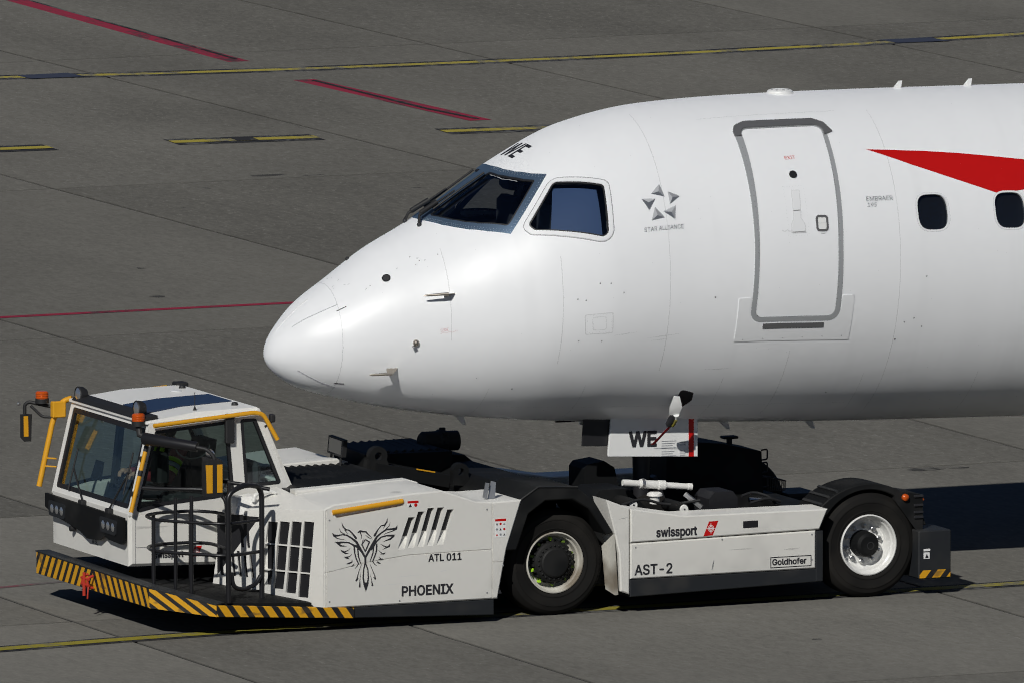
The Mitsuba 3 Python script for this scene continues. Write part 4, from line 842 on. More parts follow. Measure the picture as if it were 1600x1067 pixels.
# pictogram sticker and small marks
def sticker(x0, x1, z0, z1, holder, rows, cols, y=YN):
    S_ = put('safety_sticker', rbox(x0, x1, y - 0.002, y + 0.01, z0, z1, 0.0005), 'print_white', holder)
    put('sticker_header', rbox(x0, x1, y - 0.004, y + 0.005, z1 - 0.022, z1, 0.0005), 'print_red', S_)
    for r_ in range(rows):
        for c in range(cols):
            cx = x0 + (c + 0.5) * (x1 - x0) / cols; cz = z1 - 0.022 - (r_ + 0.5) * (z1 - z0 - 0.022) / rows; w = (x1 - x0) / cols * 0.3
            shp = Point(cx, cz).buffer(w) if (r_ + c) % 2 else Polygon([(cx - w, cz - w), (cx + w, cz - w), (cx, cz + w)])
            flat_side(shp, 'pictogram', ['print_black', 'print_red', 'print_midgrey'][(r_ * 2 + c) % 3], S_, y, 0.004)
sticker(-0.985, -0.87, 0.84, 1.02, HOOD, 3, 3); sticker(-1.915, -1.80, 1.185, 1.245, HOOD, 1, 2)
flat_side(Polygon([(-0.955, 0.285), (-0.915, 0.285), (-0.935, 0.33)]), 'jack_mark', 'print_black', HOOD)
for (x0, z0, x1, z1) in ((-2.1, 0.50, -1.75, 0.515), (-2.3, 0.43, -1.9, 0.44), (-1.6, 0.53, -1.45, 0.55), (-2.75, 0.60, -2.5, 0.62)):
    flat_side(Polygon([(x0, z0), ((x0 + x1) / 2, (z0 + z1) / 2 + 0.003), (x1, z1), ((x0 + x1) / 2, (z0 + z1) / 2 - 0.001)]), 'scratch', 'seam_grey', HOOD, YN, 0.001)
for (x0, z0, x1, z1) in ((1.335, 0.39, 1.36, 0.50), (2.1, 0.56, 2.3, 0.565), (0.33, 0.95, 0.44, 0.965)):
    flat_side(Polygon([(x0, z0), ((x0 + x1) / 2 - 0.006, (z0 + z1) / 2), (x1, z1), ((x0 + x1) / 2 + 0.006, (z0 + z1) / 2 - 0.003)]), 'scratch', 'seam_dark', ARMP, YN, 0.001)
for x, z in [(-2.74, 0.30), (-2.74, 1.10), (-1.07, 0.30), (-1.07, 1.12), (-2.0, 0.27), (-0.90, 0.56)]: put('panel_screw', lathe([(0, -0.004), (0.008, -0.004), (0.010, 0.002)], (x, YN, z), 10), 'seam_dark', HOOD)
for x, z in [(0.52, 0.66), (0.52, 0.41), (2.42, 0.69), (2.42, 0.44), (1.45, 0.69)]: put('panel_screw', lathe([(0, -0.004), (0.008, -0.004), (0.010, 0.002)], (x, YN + 0.006, z), 10), 'seam_dark', ARMP)
# bird emblem, drawn as tapering strokes
def stroke(pts, ws):
    P_ = []
    for i in range(len(pts) - 1):
        P_.append(unary_union([Point(pts[i]).buffer(max(ws[i] * 1.12 + 1.5, 2.5) / 2), Point(pts[i + 1]).buffer(max(ws[i + 1] * 1.12 + 1.5, 2.5) / 2)]).convex_hull)
    return unary_union(P_)
ST = [
 ([(180, 205), (195, 250), (225, 285), (270, 295), (310, 340), (345, 385)], [1, 14, 14, 12, 15, 22]), ([(215, 280), (235, 320), (255, 338)], [9, 6, 1]),
 ([(70, 325), (95, 358), (140, 355), (190, 345), (240, 352), (300, 390), (350, 430), (400, 520), (452, 610)], [2, 26, 14, 11, 14, 18, 24, 24, 20]), ([(88, 355), (120, 385), (170, 400), (228, 408)], [14, 9, 6, 1]), ([(150, 272), (168, 312), (212, 342)], [1, 7, 11]),
 ([(100, 430), (140, 442), (200, 434), (265, 440), (320, 470), (368, 490), (405, 540)], [2, 22, 14, 13, 17, 26, 16]), ([(128, 440), (165, 474), (200, 480), (238, 480)], [18, 18, 11, 1]),
 ([(163, 522), (195, 546), (225, 565), (262, 567)], [1, 20, 13, 1]), ([(198, 550), (250, 532), (282, 503)], [12, 7, 1]), ([(205, 606), (235, 615), (266, 630)], [1, 20, 4]), ([(238, 612), (275, 598), (298, 572)], [12, 7, 1]),
 ([(233, 690), (265, 682), (298, 668), (300, 635)], [1, 17, 10, 1]), ([(283, 722), (308, 710), (326, 682)], [1, 12, 1]), ([(332, 748), (358, 716), (374, 690)], [1, 8, 3]),
 ([(325, 482), (331, 560), (350, 632), (374, 682), (365, 702)], [16, 13, 12, 12, 2]), ([(366, 515), (374, 600), (395, 670), (412, 704)], [15, 13, 9, 2]),
 ([(716, 150), (706, 200), (680, 236), (640, 242), (600, 292), (564, 357)], [1, 13, 14, 8, 11, 22]), ([(692, 228), (664, 276)], [8, 2]),
 ([(830, 240), (815, 277), (762, 282), (700, 287), (640, 328), (590, 372), (545, 452), (500, 530), (457, 612)], [1, 22, 17, 15, 14, 19, 24, 22, 18]), ([(812, 285), (770, 307), (700, 330), (672, 347)], [14, 8, 5, 1]), ([(746, 203), (734, 246), (700, 277)], [1, 6, 8]),
 ([(806, 350), (770, 360), (700, 360), (640, 376), (590, 422), (550, 474), (525, 520)], [1, 20, 13, 12, 15, 26, 16]), ([(785, 366), (745, 400), (700, 415), (662, 431)], [18, 17, 9, 1]),
 ([(746, 455), (730, 486), (695, 502), (658, 522)], [1, 18, 12, 1]), ([(705, 492), (660, 476), (628, 453)], [11, 7, 1]), ([(692, 560), (670, 571), (632, 577)], [1, 15, 3]), ([(655, 572), (626, 547), (612, 528)], [9, 6, 1]),
 ([(668, 634), (640, 636), (606, 636)], [1, 14, 2]), ([(637, 632), (608, 602)], [9, 1]), ([(637, 685), (615, 681), (586, 674)], [1, 15, 3]), ([(612, 676), (588, 650)], [9, 1]), ([(540, 660), (566, 697), (592, 717)], [9, 8, 1]),
 ([(589, 460), (585, 540), (565, 602), (540, 662)], [14, 13, 12, 10]), ([(551, 490), (545, 560), (524, 622), (509, 668)], [12, 12, 10, 3]),
 ([(370, 322), (395, 303), (430, 312), (460, 312), (490, 346), (532, 383)], [10, 17, 15, 13, 12, 2]), ([(395, 318), (411, 356), (404, 402)], [12, 7, 2]), ([(464, 356), (495, 384), (537, 397)], [6, 6, 1]), ([(432, 398), (422, 430)], [3, 6]),
 ([(456, 404), (503, 432), (455, 545), (414, 460), (456, 404)], [9, 13, 10, 13, 9]),
 ([(455, 605), (455, 690)], [22, 16]), ([(453, 680), (435, 760), (430, 850), (442, 930), (460, 1013)], [12, 12, 13, 18, 2]), ([(457, 680), (485, 760), (490, 850), (480, 930), (461, 1013)], [12, 12, 13, 18, 2]), ([(461, 930), (461, 990)], [42, 6]),
 ([(406, 705), (376, 790), (361, 850), (349, 887), (372, 858)], [3, 7, 9, 16, 6]), ([(402, 790), (391, 880), (390, 955)], [2, 5, 18]), ([(510, 695), (545, 780), (566, 832), (571, 866), (552, 848)], [3, 7, 9, 16, 5]), ([(514, 815), (529, 890), (538, 942)], [2, 6, 17])]
bird = unary_union([stroke(*q) for q in ST]).simplify(0.6)
Xc, Zc = -2.362, 0.7275
bird = affinity.affine_transform(bird, [1 / 1105.0, 0, -0.051 / 1196, -1 / 1196.0, Xc - 455 / 1105.0, Zc + 600 / 1196.0 + 0.051 * 455 / 1196])
flat_side(bird, 'bird_emblem', 'print_black', HOOD)

# ------------------------------------------------------------------ cab
CABN, CABF = -0.60, 1.42
lower = prism([(-4.33, 0.575), (-4.335, 1.09), (-2.70, 1.285), (-2.70, 0.53)], CABN, CABF, 0.03)
door_low = [(-4.26, 1.085), (-3.28, 1.21), (-3.28, 1.13), (-4.26, 1.0)]
arch_cut = []
CAB = put('cab', sub(lower, [rbox(-4.26, -2.76, CABN + 0.06, CABF - 0.06, 0.65, 1.6, 0.01)]), 'tug_white', TUG, 25)
for a, b in (([(-4.27, 0.60), (-4.27, 1.07)]), ([(-3.42, 0.6), (-3.30, 1.0)]), ([(-4.26, 0.76), (-3.38, 0.755)])):
    put('cab_joint', bar((a[0], CABN - 0.001, a[1]), (b[0], CABN - 0.001, b[1]), 0.004, 0.006), 'seam_dark', CAB)
def side_panel(y, th):
    full_ = Polygon([(-4.335, 1.07), (-4.115, 1.975), (-2.945, 2.045), (-2.60, 1.265), (-2.70, 1.25), (-3.3, 1.16)])
    dw = rnd(Polygon([(-4.262, 1.10), (-4.055, 1.895), (-3.290, 1.955), (-3.225, 1.235), (-3.42, 1.205), (-3.95, 1.165)]), 0.03)
    rw = rnd(Polygon([(-3.155, 1.965), (-2.995, 1.965), (-2.725, 1.315), (-3.105, 1.295)]), 0.025)
    return full_, dw, rw
full_, dw, rw = side_panel(CABN, 0.05)
for y, th in ((CABN + 0.0, 0.055), (CABF - 0.0, -0.055)):
    m = panel(full_.difference(unary_union([dw, rw])), (0, y + max(th, 0), 0), (1, 0, 0), (0, 0, 1), abs(th)) if th > 0 else panel(full_.difference(unary_union([dw, rw])), (0, y, 0), (1, 0, 0), (0, 0, 1), abs(th))
    SPN = put('cab_side', m, 'tug_white', CAB, 20)
    for nm, P_ in (('door_window', dw), ('rear_side_window', rw)):
        yy = y + (0.02 if th > 0 else -0.02)
        put(nm, panel(P_.buffer(0.004), (0, yy, 0), (1, 0, 0), (0, 0, 1), 0.0001) if False else mm(np.c_[tri2d(P_)[0][:, 0], np.full(len(tri2d(P_)[0]), yy), tri2d(P_)[0][:, 1]], tri2d(P_)[1]), 'glass_cab', CAB, False)
        sy = y - 0.004 if th > 0 else y - 0.05
        put('window_seal', panel(P_.buffer(0.003).difference(P_.buffer(-0.028)), (0, sy + 0.04, 0), (1, 0, 0), (0, 0, 1), 0.04), 'gasket', CAB, False)
print_side('swissport', -4.075, 0.645, 0.062, 'operator_lettering', 'print_black', CAB, 0.80, True, CABN, grow=0.0022)
CRD = flat_side(Polygon([(-3.685, 0.640), (-3.61, 0.643), (-3.565, 0.745), (-3.64, 0.742)]), 'red_emblem', 'print_red', CAB, CABN)
flat_side(affinity.translate(affinity.scale(ring, 0.75, 0.75, origin=(0, 0)), -3.625, 0.692), 'emblem_ring', 'print_white', CRD, CABN, 0.004)
# front frame with the windscreen
FO = np.array([-4.335, 0, 1.07]); FV = np.array([0.22, 0, 0.905]); FLEN = np.linalg.norm(FV)
fp_ = sbox(-CABF, 0, -CABN, FLEN); gl = rnd(sbox(-CABF + 0.07, 0.055, -CABN - 0.055, FLEN - 0.07), 0.04)
put('front_frame', panel(fp_.difference(gl), FO + np.array([0.05, 0, 0]), (0, -1, 0), FV, 0.05), 'tug_white_clean', CAB, False)
uF, vF = np.array([0, -1.0, 0]), FV / FLEN
v2, f2 = tri2d(gl); put('windscreen', mm(FO + np.array([0.02, 0, 0]) + v2[:, :1] * uF + v2[:, 1:] * vF, f2), 'glass_cab', CAB, False)
put('windscreen_border', panel(gl.difference(gl.buffer(-0.05)), FO + np.array([0.035, 0, 0.0]), (0, -1, 0), FV, 0.03), 'gasket', CAB, False)
for yb, tip in ((0.55, (0.95, 0.30)), (-0.15, (-0.42, 0.42))):
    P0 = FO + uF * (-yb) + vF * 0.02 + np.array([-0.03, 0, 0]); P1 = FO + uF * (-tip[0]) + vF * tip[1] + np.array([-0.025, 0, 0])
    WI = put('windscreen_wiper', tube([P0, P1], 0.010, 8), 'hose_black', CAB); put('wiper_blade', tube([P1 + uF * (-0.02) - vF * 0.22, P1 + vF * 0.20], 0.009, 6), 'hose_black', WI); put('wiper_motor', rbox(P0[0] - 0.03, P0[0] + 0.03, P0[1] - 0.05, P0[1] + 0.05, P0[2] - 0.05, P0[2] + 0.01, 0.01), 'hose_black', WI)
# rear frame
RO = np.array([-2.66, 0, 1.27]); RV = np.array([-0.30, 0, 0.775]); RL = np.linalg.norm(RV)
rp_ = sbox(CABN, 0, CABF, RL); rg = rnd(sbox(CABN + 0.07, 0.05, CABF - 0.07, RL - 0.07), 0.04)
put('rear_frame', panel(rp_.difference(rg), RO + np.array([-0.04, 0, 0]), (0, 1, 0), RV, 0.05), 'tug_white_clean', CAB, False)
v2, f2 = tri2d(rg); put('rear_window', mm(RO + np.array([0.0, 0, 0]) + v2[:, :1] * np.array([0, 1.0, 0]) + v2[:, 1:] * RV / RL, f2), 'glass_cab', CAB, False)
ROOF = put('roof', hull([(-4.15, CABN + 0.0, 1.965), (-4.15, CABF, 1.965), (-4.12, CABN + 0.03, 2.0), (-4.12, CABF - 0.03, 2.0), (-2.94, CABN, 2.03), (-2.94, CABF, 2.03), (-2.97, CABN + 0.03, 2.075), (-2.97, CABF - 0.03, 2.075), (-3.6, CABN + 0.03, 2.06), (-3.6, CABF - 0.03, 2.06), (-4.15, CABN + 0.01, 1.99), (-4.15, CABF - 0.01, 1.99)]), 'tug_white_clean', CAB, 20)
put('roof_hatch', hull([(-3.98, -0.20, 2.028), (-3.98, 0.42, 2.028), (-3.02, 0.55, 2.070), (-3.02, -0.05, 2.070), (-3.98, -0.20, 2.040), (-3.98, 0.42, 2.040), (-3.02, 0.55, 2.083), (-3.02, -0.05, 2.083), (-3.6, -0.14, 2.073), (-3.6, 0.48, 2.073)]), 'panel_blue', CAB)
put('roof_visor', hull([(-4.16, CABN + 0.02, 1.995), (-4.16, CABF - 0.1, 1.995), (-4.02, CABN + 0.02, 2.01), (-4.02, CABF - 0.1, 2.01), (-4.13, CABN + 0.02, 2.03), (-4.13, CABF - 0.1, 2.03), (-4.02, CABN + 0.02, 2.045), (-4.02, CABF - 0.1, 2.045)]), 'hose_black', CAB)
put('roof_aerial', tube([(-3.58, -0.46, 2.06), (-3.58, -0.46, 2.24)], 0.004, 6), 'hose_black', CAB); put('aerial_base', trimesh.creation.cone(0.022, 0.05).apply_translation((-3.58, -0.46, 2.058)), 'hose_black', CAB)
for x, y in ((-3.10, -0.32), (-3.05, 1.15)): put('roof_knob', lathe([(0, 0.035), (0.028, 0.03), (0.036, 0.0)], (x, y, 2.07), 16, 'z'), 'hose_black', CAB)
put('roof_vent', lathe([(0, 0.012), (0.05, 0.012), (0.06, 0.0)], (-3.2, 0.95, 2.07), 24, 'z'), 'seam_grey', CAB)
put('far_roof_box', rbox(-3.02, -2.90, 1.35, 1.50, 2.04, 2.10, 0.01), 'hose_black', CAB)
# black nose panel with headlamp clusters
np_ = Polygon([(-1.45, 0.93), (-1.2, 0.87), (-0.55, 0.80), (-0.35, 0.745), (-0.05, 0.76), (0.10, 0.83), (0.20, 0.80), (0.55, 0.79), (0.585, 0.81), (0.585, 1.055), (-1.45, 1.065)]).buffer(0.012).buffer(-0.012)
NP = put('nose_panel', panel(np_, (-4.335, 0, 0), (0, -1, 0), (0, 0, 1), 0.03).apply_translation([-0.03, 0, 0]), 'black_paint', CAB, False, label='black nose panel under the windscreen')
for c0, sl in ((1.12, 0.025), (-0.22, 0.0)):
    HC = put('headlamp', panel(rnd(Polygon([(-0.20, -0.075), (0.20, -0.075), (0.22, 0.075), (-0.22, 0.075)]), 0.03), (-4.375, c0, 0.935), (0, -1, 0), (0, 0, 1), 0.03), 'charcoal_paint', CAB, False)
    for q in (-0.125, 0.0, 0.125):
        put('lens', lathe([(0, -0.022), (0.03, -0.020), (0.052, -0.008), (0.058, 0.0), (0.058, 0.02)], (-4.392, c0 + q, 0.935), 24, 'x'), 'lamp_clear', HC, 40)
print_front = meshkit.text_mesh('ATL', 0.06, 0.0015, False); v_ = np.array(print_front.vertices)
put('fleet_letters', mm(np.c_[np.full(len(v_), -4.336) - v_[:, 2], 0.36 - v_[:, 0], 0.69 + v_[:, 1]], print_front.faces), 'print_black', CAB, False)
for q in range(3): put('nose_slot', rbox(-4.37, -4.36, 0.22 + 0.035 * q, 0.235 + 0.035 * q, 0.83, 0.90, 0.002), 'charcoal_paint', NP)
put('washer_cap', lathe([(0, -0.03), (0.028, -0.03), (0.034, 0.02)], (-4.37, 0.78, 0.79), 16, 'x'), 'hose_black', NP)
# yellow grab rails round the cab
for pts, n_ in (([(-4.17, -0.68, 1.80), (-4.345, -0.68, 1.12)], 1), ([(-4.10, -0.67, 1.955), (-3.05, -0.67, 2.035), (-2.95, -0.68, 2.02), (-2.80, -0.69, 1.76)], 2), ([(-4.10, 1.46, 1.99), (-4.18, 1.52, 1.955), (-4.27, 1.54, 1.78), (-4.42, 1.54, 1.12)], 3), ([(-4.08, 1.44, 1.985), (-3.1, 1.44, 2.06)], 4)):
    YR = put('cab_rail', tube(rounded(pts, 0.10), (0.022 if n_ < 3 else 0.028) if n_ != 4 else 0.014, 12), 'yellow_paint', CAB, 40)
    if n_ == 1:
        for w in (0.25, 0.75): put('rail_clamp', bar(np.array(pts[0]) * (1 - w) + np.array(pts[1]) * w, np.array(pts[0]) * (1 - w) + np.array(pts[1]) * w + [0.02, 0.09, 0], 0.05, 0.05), 'hose_black', YR)
        for w in (0.05, 0.4): put('rail_sleeve', tube([np.array(pts[0]) * (1 - w) + np.array(pts[1]) * w, np.array(pts[0]) * (1 - w - 0.08) + np.array(pts[1]) * (w + 0.08)], 0.024, 10), 'hose_black', YR, 40)
    if n_ == 3:
        for z in (1.40, 1.32): put('rail_stay', tube([(-4.38 + 0.22 * (z - 1.3), 1.53, z), (-4.28, 1.43, z)], 0.008, 8), 'yellow_paint', YR)
put('mirror_bracket', rbox(-4.30, -4.16, 1.46, 1.54, 1.80, 1.96, 0.01), 'yellow_paint', CAB)
# far mirror on its arm, beacons, work lamps
FM = put('mirror_arm', cat([tube(rounded([(-4.26, 1.54, 1.90), (-4.38, 1.60, 1.925), (-4.48, 1.66, 1.95), (-4.515, 1.68, 1.92), (-4.515, 1.68, 1.83)], 0.05), 0.018), tube(rounded([(-4.27, 1.54, 1.80), (-4.36, 1.6, 1.80), (-4.46, 1.66, 1.91)], 0.04), 0.014)]), 'hose_black', CAB, 40)
FMM = put('far_mirror', hull([(-4.565, 1.62, 1.83), (-4.565, 1.62, 1.60), (-4.545, 1.62, 1.56), (-4.47, 1.62, 1.56), (-4.46, 1.62, 1.83), (-4.54, 1.74, 1.82), (-4.54, 1.74, 1.59), (-4.46, 1.74, 1.82), (-4.46, 1.74, 1.58)]), 'hose_black', CAB)
put('mirror_band', hull([(-4.55, 1.616, 1.815), (-4.505, 1.616, 1.815), (-4.55, 1.616, 1.61), (-4.50, 1.616, 1.61), (-4.55, 1.62, 1.815), (-4.50, 1.62, 1.61)]), 'yellow_paint', FMM)
put('mirror_knob', trimesh.creation.icosphere(2, 0.018).apply_translation((-4.58, 1.68, 1.93)), 'aluminium', FM, True)
def beacon(x, y, z, r_=0.062, h=0.072):
    B_ = put('beacon', lathe([(0, h), (r_ * 0.8, h), (r_, h * 0.85), (r_, 0.0)], (x, y, z), 28, 'z'), 'lamp_orange', CAB, 35)
    for q in range(3): put('lens_ring', lathe([(r_ + 0.001, -0.006), (r_ + 0.004, 0), (r_ + 0.001, 0.006)], (x, y, z + h * (0.2 + 0.25 * q)), 28, 'z'), 'lamp_orange', B_, 35)
    put('beacon_base', lathe([(0, 0.002), (r_ + 0.006, 0.002), (r_ + 0.006, -0.045), (r_ * 0.5, -0.05), (0, -0.05)], (x, y, z), 28, 'z'), 'hose_black', B_, 35)
beacon(-4.37, 1.58, 1.985); beacon(-4.20, -0.52, 1.99, 0.062, 0.075)
put('beacon_stalk', tube([(-4.20, -0.52, 1.94), (-4.20, -0.55, 1.86), (-4.16, -0.60, 1.84)], 0.03), 'hose_black', CAB)
def worklamp(x, y, z):
    W_ = put('work_lamp', lathe([(0.0, 0.09), (0.055, 0.085), (0.078, 0.05), (0.085, 0.0), (0.078, -0.01)], (x, y, z), 28, 'x'), 'hose_black', CAB, 40)
    put('lamp_lens', lathe([(0, -0.022), (0.04, -0.018), (0.072, -0.004), (0.078, 0.004)], (x, y, z), 28, 'x'), 'lamp_clear', W_, 40); put('lamp_foot', bar((x + 0.04, y, z - 0.12), (x + 0.04, y, z - 0.05), 0.05, 0.04), 'hose_black', W_)
worklamp(-4.13, 1.22, 2.05); worklamp(-4.17, -0.40, 2.095)
put('rear_work_lamp', cat([rbox(-2.84, -2.79, -0.62, -0.55, 1.92, 2.0, 0.012), tube([(-2.90, -0.60, 1.88), (-2.82, -0.58, 1.925)], 0.012)]), 'hose_black', CAB)
# near mirror: thick arm, housing with two yellow bands
NA = put('near_mirror_arm', tube([(-4.22, -0.74, 1.845), (-4.12, -0.95, 1.835), (-3.86, -1.20, 1.80)], [0.062, 0.058, 0.050], 16), 'black_tube', CAB, 40)
put('arm_strut', tube(rounded([(-3.90, -1.18, 1.80), (-3.78, -1.26, 1.78), (-3.72, -1.30, 1.70), (-3.72, -1.30, 1.62)], 0.06), 0.020), 'hose_black', NA, 40)
put('hose_loop', tube([(-3.62 + 0.18 * math.cos(a), -0.50, 1.72 + 0.13 * math.sin(a)) for a in np.linspace(math.pi * 0.95, 2.0 * math.pi, 16)], 0.009), 'hose_black', CAB, 40)
mx0, mx1 = -3.835, -3.635
NM = put('near_mirror', hull([(mx0, -1.30, 1.665), (mx1, -1.30, 1.655), (mx0 + 0.03, -1.35, 1.685), (mx1 - 0.03, -1.35, 1.675), (mx0, -1.30, 1.335), (mx1, -1.30, 1.325), (mx0 + 0.01, -1.35, 1.325), (mx1 - 0.02, -1.35, 1.31), (mx0 + 0.03, -1.18, 1.70), (mx1 - 0.03, -1.18, 1.69), (mx0 + 0.03, -1.18, 1.31), (mx1 - 0.03, -1.18, 1.30)]), 'hose_black', CAB, label='black mirror housing with two upright yellow bands')
for x0, x1 in ((mx0 + 0.012, mx0 + 0.072), (mx1 - 0.08, mx1 - 0.025)):
    put('mirror_band', hull([(x, y, z) for x in (x0, x1) for z in (1.36, 1.635) for y in (-1.356, -1.30)]), 'yellow_paint', NM)
put('marker_lamp', lathe([(0, -0.05), (0.03, -0.04), (0.04, 0.0), (0.036, 0.04)], (-3.74, -1.24, 1.735), 20), 'lamp_clear', NM, 40)
for x, z in ((-4.03, 1.93),): put('lamp_bracket', rbox(-3.33, -3.24, -0.66, -0.60, 1.74, 2.03, 0.01), 'hose_black', CAB)
# interior
IN = put('cab_interior', rbox(-4.2, -2.78, CABN + 0.08, CABF - 0.08, 0.66, 0.90, 0.02), 'interior_dark', CAB)
put('dashboard', hull([(-4.25, y, z) for y in (CABN + 0.1, CABF - 0.1) for z in (0.8, 1.0)] + [(-3.98, y, z) for y in (0.0, CABF - 0.2) for z in (0.8, 1.04)]), 'interior_dark', CAB)
SE = put('seat', cat([rbox(-3.80, -3.26, 0.08, 0.60, 0.94, 1.05, 0.05), hull([(-3.34, y, 1.0) for y in (0.10, 0.58)] + [(-3.20, y, 1.0) for y in (0.10, 0.58)] + [(-3.20, y, 1.68) for y in (0.14, 0.54)] + [(-3.10, y, 1.68) for y in (0.14, 0.54)])]), 'interior_dark', CAB)
put('steering_column', tube([(-4.0, 0.36, 1.05), (-3.90, 0.36, 1.34)], 0.04), 'interior_dark', CAB)
put('steering_wheel', tube([np.array([-3.90, 0.36, 1.37]) + 0.19 * (math.cos(a) * np.array([0, 1, 0]) + math.sin(a) * np.array([0.85, 0, 0.5])) for a in np.linspace(0, 2 * math.pi, 29)[:-1]], 0.014, 8, True), 'hose_black', CAB, 40)
put('inner_post', bar((-3.72, 1.30, 1.10), (-3.62, 1.30, 1.97), 0.08, 0.06), 'interior_dark', CAB); put('inner_bar', bar((-3.9, 1.30, 1.80), (-3.30, 1.30, 1.84), 0.03, 0.03), 'interior_dark', CAB)
put('monitor', hull([(-4.06, 0.86, 1.24), (-4.06, 1.08, 1.24), (-4.0, 0.86, 1.42), (-4.0, 1.08, 1.42), (-4.03, 0.86, 1.23), (-4.03, 1.08, 1.23)]), 'hose_black', CAB)
put('monitor', rbox(-3.98, -3.86, -0.50, -0.26, 1.34, 1.66, 0.03), 'hose_black', CAB)
put('side_console', rbox(-3.85, -3.1, -0.50, -0.15, 1.1, 1.24, 0.04), 'interior_dark', CAB)
put('rear_seat', rbox(-3.02, -2.86, -0.45, -0.05, 1.15, 1.52, 0.05), 'cockpit_grey', CAB)
# round basket of tubes beside the entry step
BK = put('entry_basket', tube(rounded([(-3.36, -1.56, 1.10), (-3.77, -1.74, 1.10), (-4.05, -1.46, 1.10), (-4.30, -1.14, 1.10), (-4.25, -0.80, 1.10), (-4.05, -0.66, 1.10), (-3.68, -0.66, 1.10), (-3.52, -0.84, 1.10), (-3.50, -1.10, 1.10)], 0.16), 0.016, 10), 'black_tube', TUG, 40, label='black tubular basket round the entry step')
put('basket_ring', tube(rounded([(-3.36, -1.56, 0.79), (-3.77, -1.74, 0.79), (-4.05, -1.44, 0.79), (-4.30, -1.12, 0.79), (-4.22, -0.78, 0.79), (-4.02, -0.66, 0.79), (-3.70, -0.66, 0.79), (-3.56, -0.80, 0.79), (-3.56, -1.20, 0.79)], 0.16), 0.017, 10), 'black_tube', BK, 40)
put('basket_top_rail', tube(rounded([(-4.27, -0.80, 1.37), (-4.0, -1.05, 1.375), (-3.72, -1.25, 1.38), (-3.62, -1.35, 1.30), (-3.60, -1.38, 0.38)], 0.14), 0.019, 10), 'black_tube', BK, 40)
put('basket_top_rail', tube(rounded([(-3.62, -1.15, 1.45), (-3.40, -1.35, 1.42), (-3.20, -1.45, 1.38)], 0.1), 0.02, 10), 'black_tube', BK, 40)
for (x, y, z0, z1, r_) in ((-4.29, -1.13, 0.44, 1.10, 0.016), (-4.14, -1.32, 0.42, 1.33, 0.017), (-4.03, -1.46, 0.38, 1.36, 0.019), (-3.60, -1.38, 0.32, 1.46, 0.020), (-4.12, -0.70, 0.44, 1.10, 0.018), (-3.72, -0.68, 0.42, 1.10, 0.018)):
    put('basket_post', tube([(x, y, z0), (x, y, z1)], r_, 10), 'black_tube', BK, 40)
put('hoop', tube(rounded([(-3.75, -1.73, 0.33), (-3.76, -1.73, 1.40), (-3.58, -1.70, 1.47), (-3.40, -1.62, 1.45), (-3.34, -1.58, 1.36), (-3.34, -1.58, 0.31)], 0.14, 8), [0.024] * 34, 12) if False else tube(rounded([(-3.75, -1.73, 0.33), (-3.76, -1.73, 1.40), (-3.58, -1.70, 1.47), (-3.40, -1.62, 1.45), (-3.34, -1.58, 1.36), (-3.34, -1.58, 0.31)], 0.14, 8), 0.026, 12), 'black_tube', BK, 40)
put('hoop_foot', tube(rounded([(-3.72, -1.72, 0.62), (-3.70, -1.72, 0.48), (-3.58, -1.68, 0.44), (-3.42, -1.62, 0.48), (-3.36, -1.6, 0.56)], 0.1), 0.022, 10), 'black_tube', BK, 40)

# ------------------------------------------------------------------ cradle and machinery between the arms
CR = put('cradle_floor', rbox(0.35, 2.9, -1.22, 1.22, 0.22, 0.33, 0.01), 'black_paint', TUG)
put('cradle_post', hull([(x, y, z) for y in (0.05, 0.42) for x, z in ((0.80, 0.4), (0.80, 1.20), (0.84, 1.245), (1.02, 1.27), (1.13, 1.20), (1.19, 0.95), (1.20, 0.4))]), 'black_paint', TUG)
put('rear_cowl', hull([(x, y, z) for (y, dz) in ((0.42, 0), (0.95, 0.0)) for x, z in ((1.86, 0.5), (1.86, 1.34 + dz), (2.05, 1.37 + dz), (2.45, 1.33 + dz), (2.90, 1.23 + dz), (2.93, 0.5))]), 'black_paint', TUG, 20)
TC = 'aircraft_tractor__rear_cowl'
put('cowl_lamp', cat([rbox(2.60, 2.76, 0.66, 0.78, 1.335, 1.362, 0.01), rbox(2.66, 2.70, 0.69, 0.75, 1.25, 1.34, 0.005)]), 'hose_black', TC)
for z in (1.23, 1.1, 0.95): put('cowl_hook', tube(rounded([(2.93, 0.50, z), (2.99, 0.48, z + 0.01), (2.99, 0.48, z - 0.09), (2.93, 0.50, z - 0.10)], 0.02), 0.009, 6), 'dark_metal', TC)
put('rear_beam', hull([(x, y, z) for y in (-1.0, 1.2) for x, z in ((2.75, 0.4), (2.75, 0.80), (3.05, 0.80), (3.30, 0.70), (3.30, 0.4))]), 'black_paint', TUG)
wb = [tube([(3.00, 0.55 + 0.0 * k_, 0.86), (3.22, 0.60, 0.86)], 0.005, 5) for k_ in range(1)]
wb = [tube([(2.98, 0.45, 0.955), (3.18, 0.45, 0.915), (3.18, 0.75, 0.915), (2.98, 0.75, 0.955)], 0.006, 5)] + [tube([(x, 0.45, 0.955 - (x - 2.98) * 0.2), (x, 0.46, 0.82)], 0.004, 4) for x in np.linspace(2.99, 3.18, 9)] + [tube([(3.18, y, 0.915), (3.17, y, 0.82)], 0.004, 4) for y in np.linspace(0.47, 0.75, 6)] + [tube([(2.98, 0.46, 0.82), (3.17, 0.46, 0.82), (3.17, 0.74, 0.82)], 0.005, 5)]
put('wire_basket', cat(wb), 'dark_metal', TUG)
def cyl(m, c, pitch=0.02):
    m = m.copy(); m.apply_scale([1.17, 0.78, 0.78]); m.apply_transform(trimesh.transformations.rotation_matrix(pitch, [0, 1, 0])); m.apply_translation(c); return m
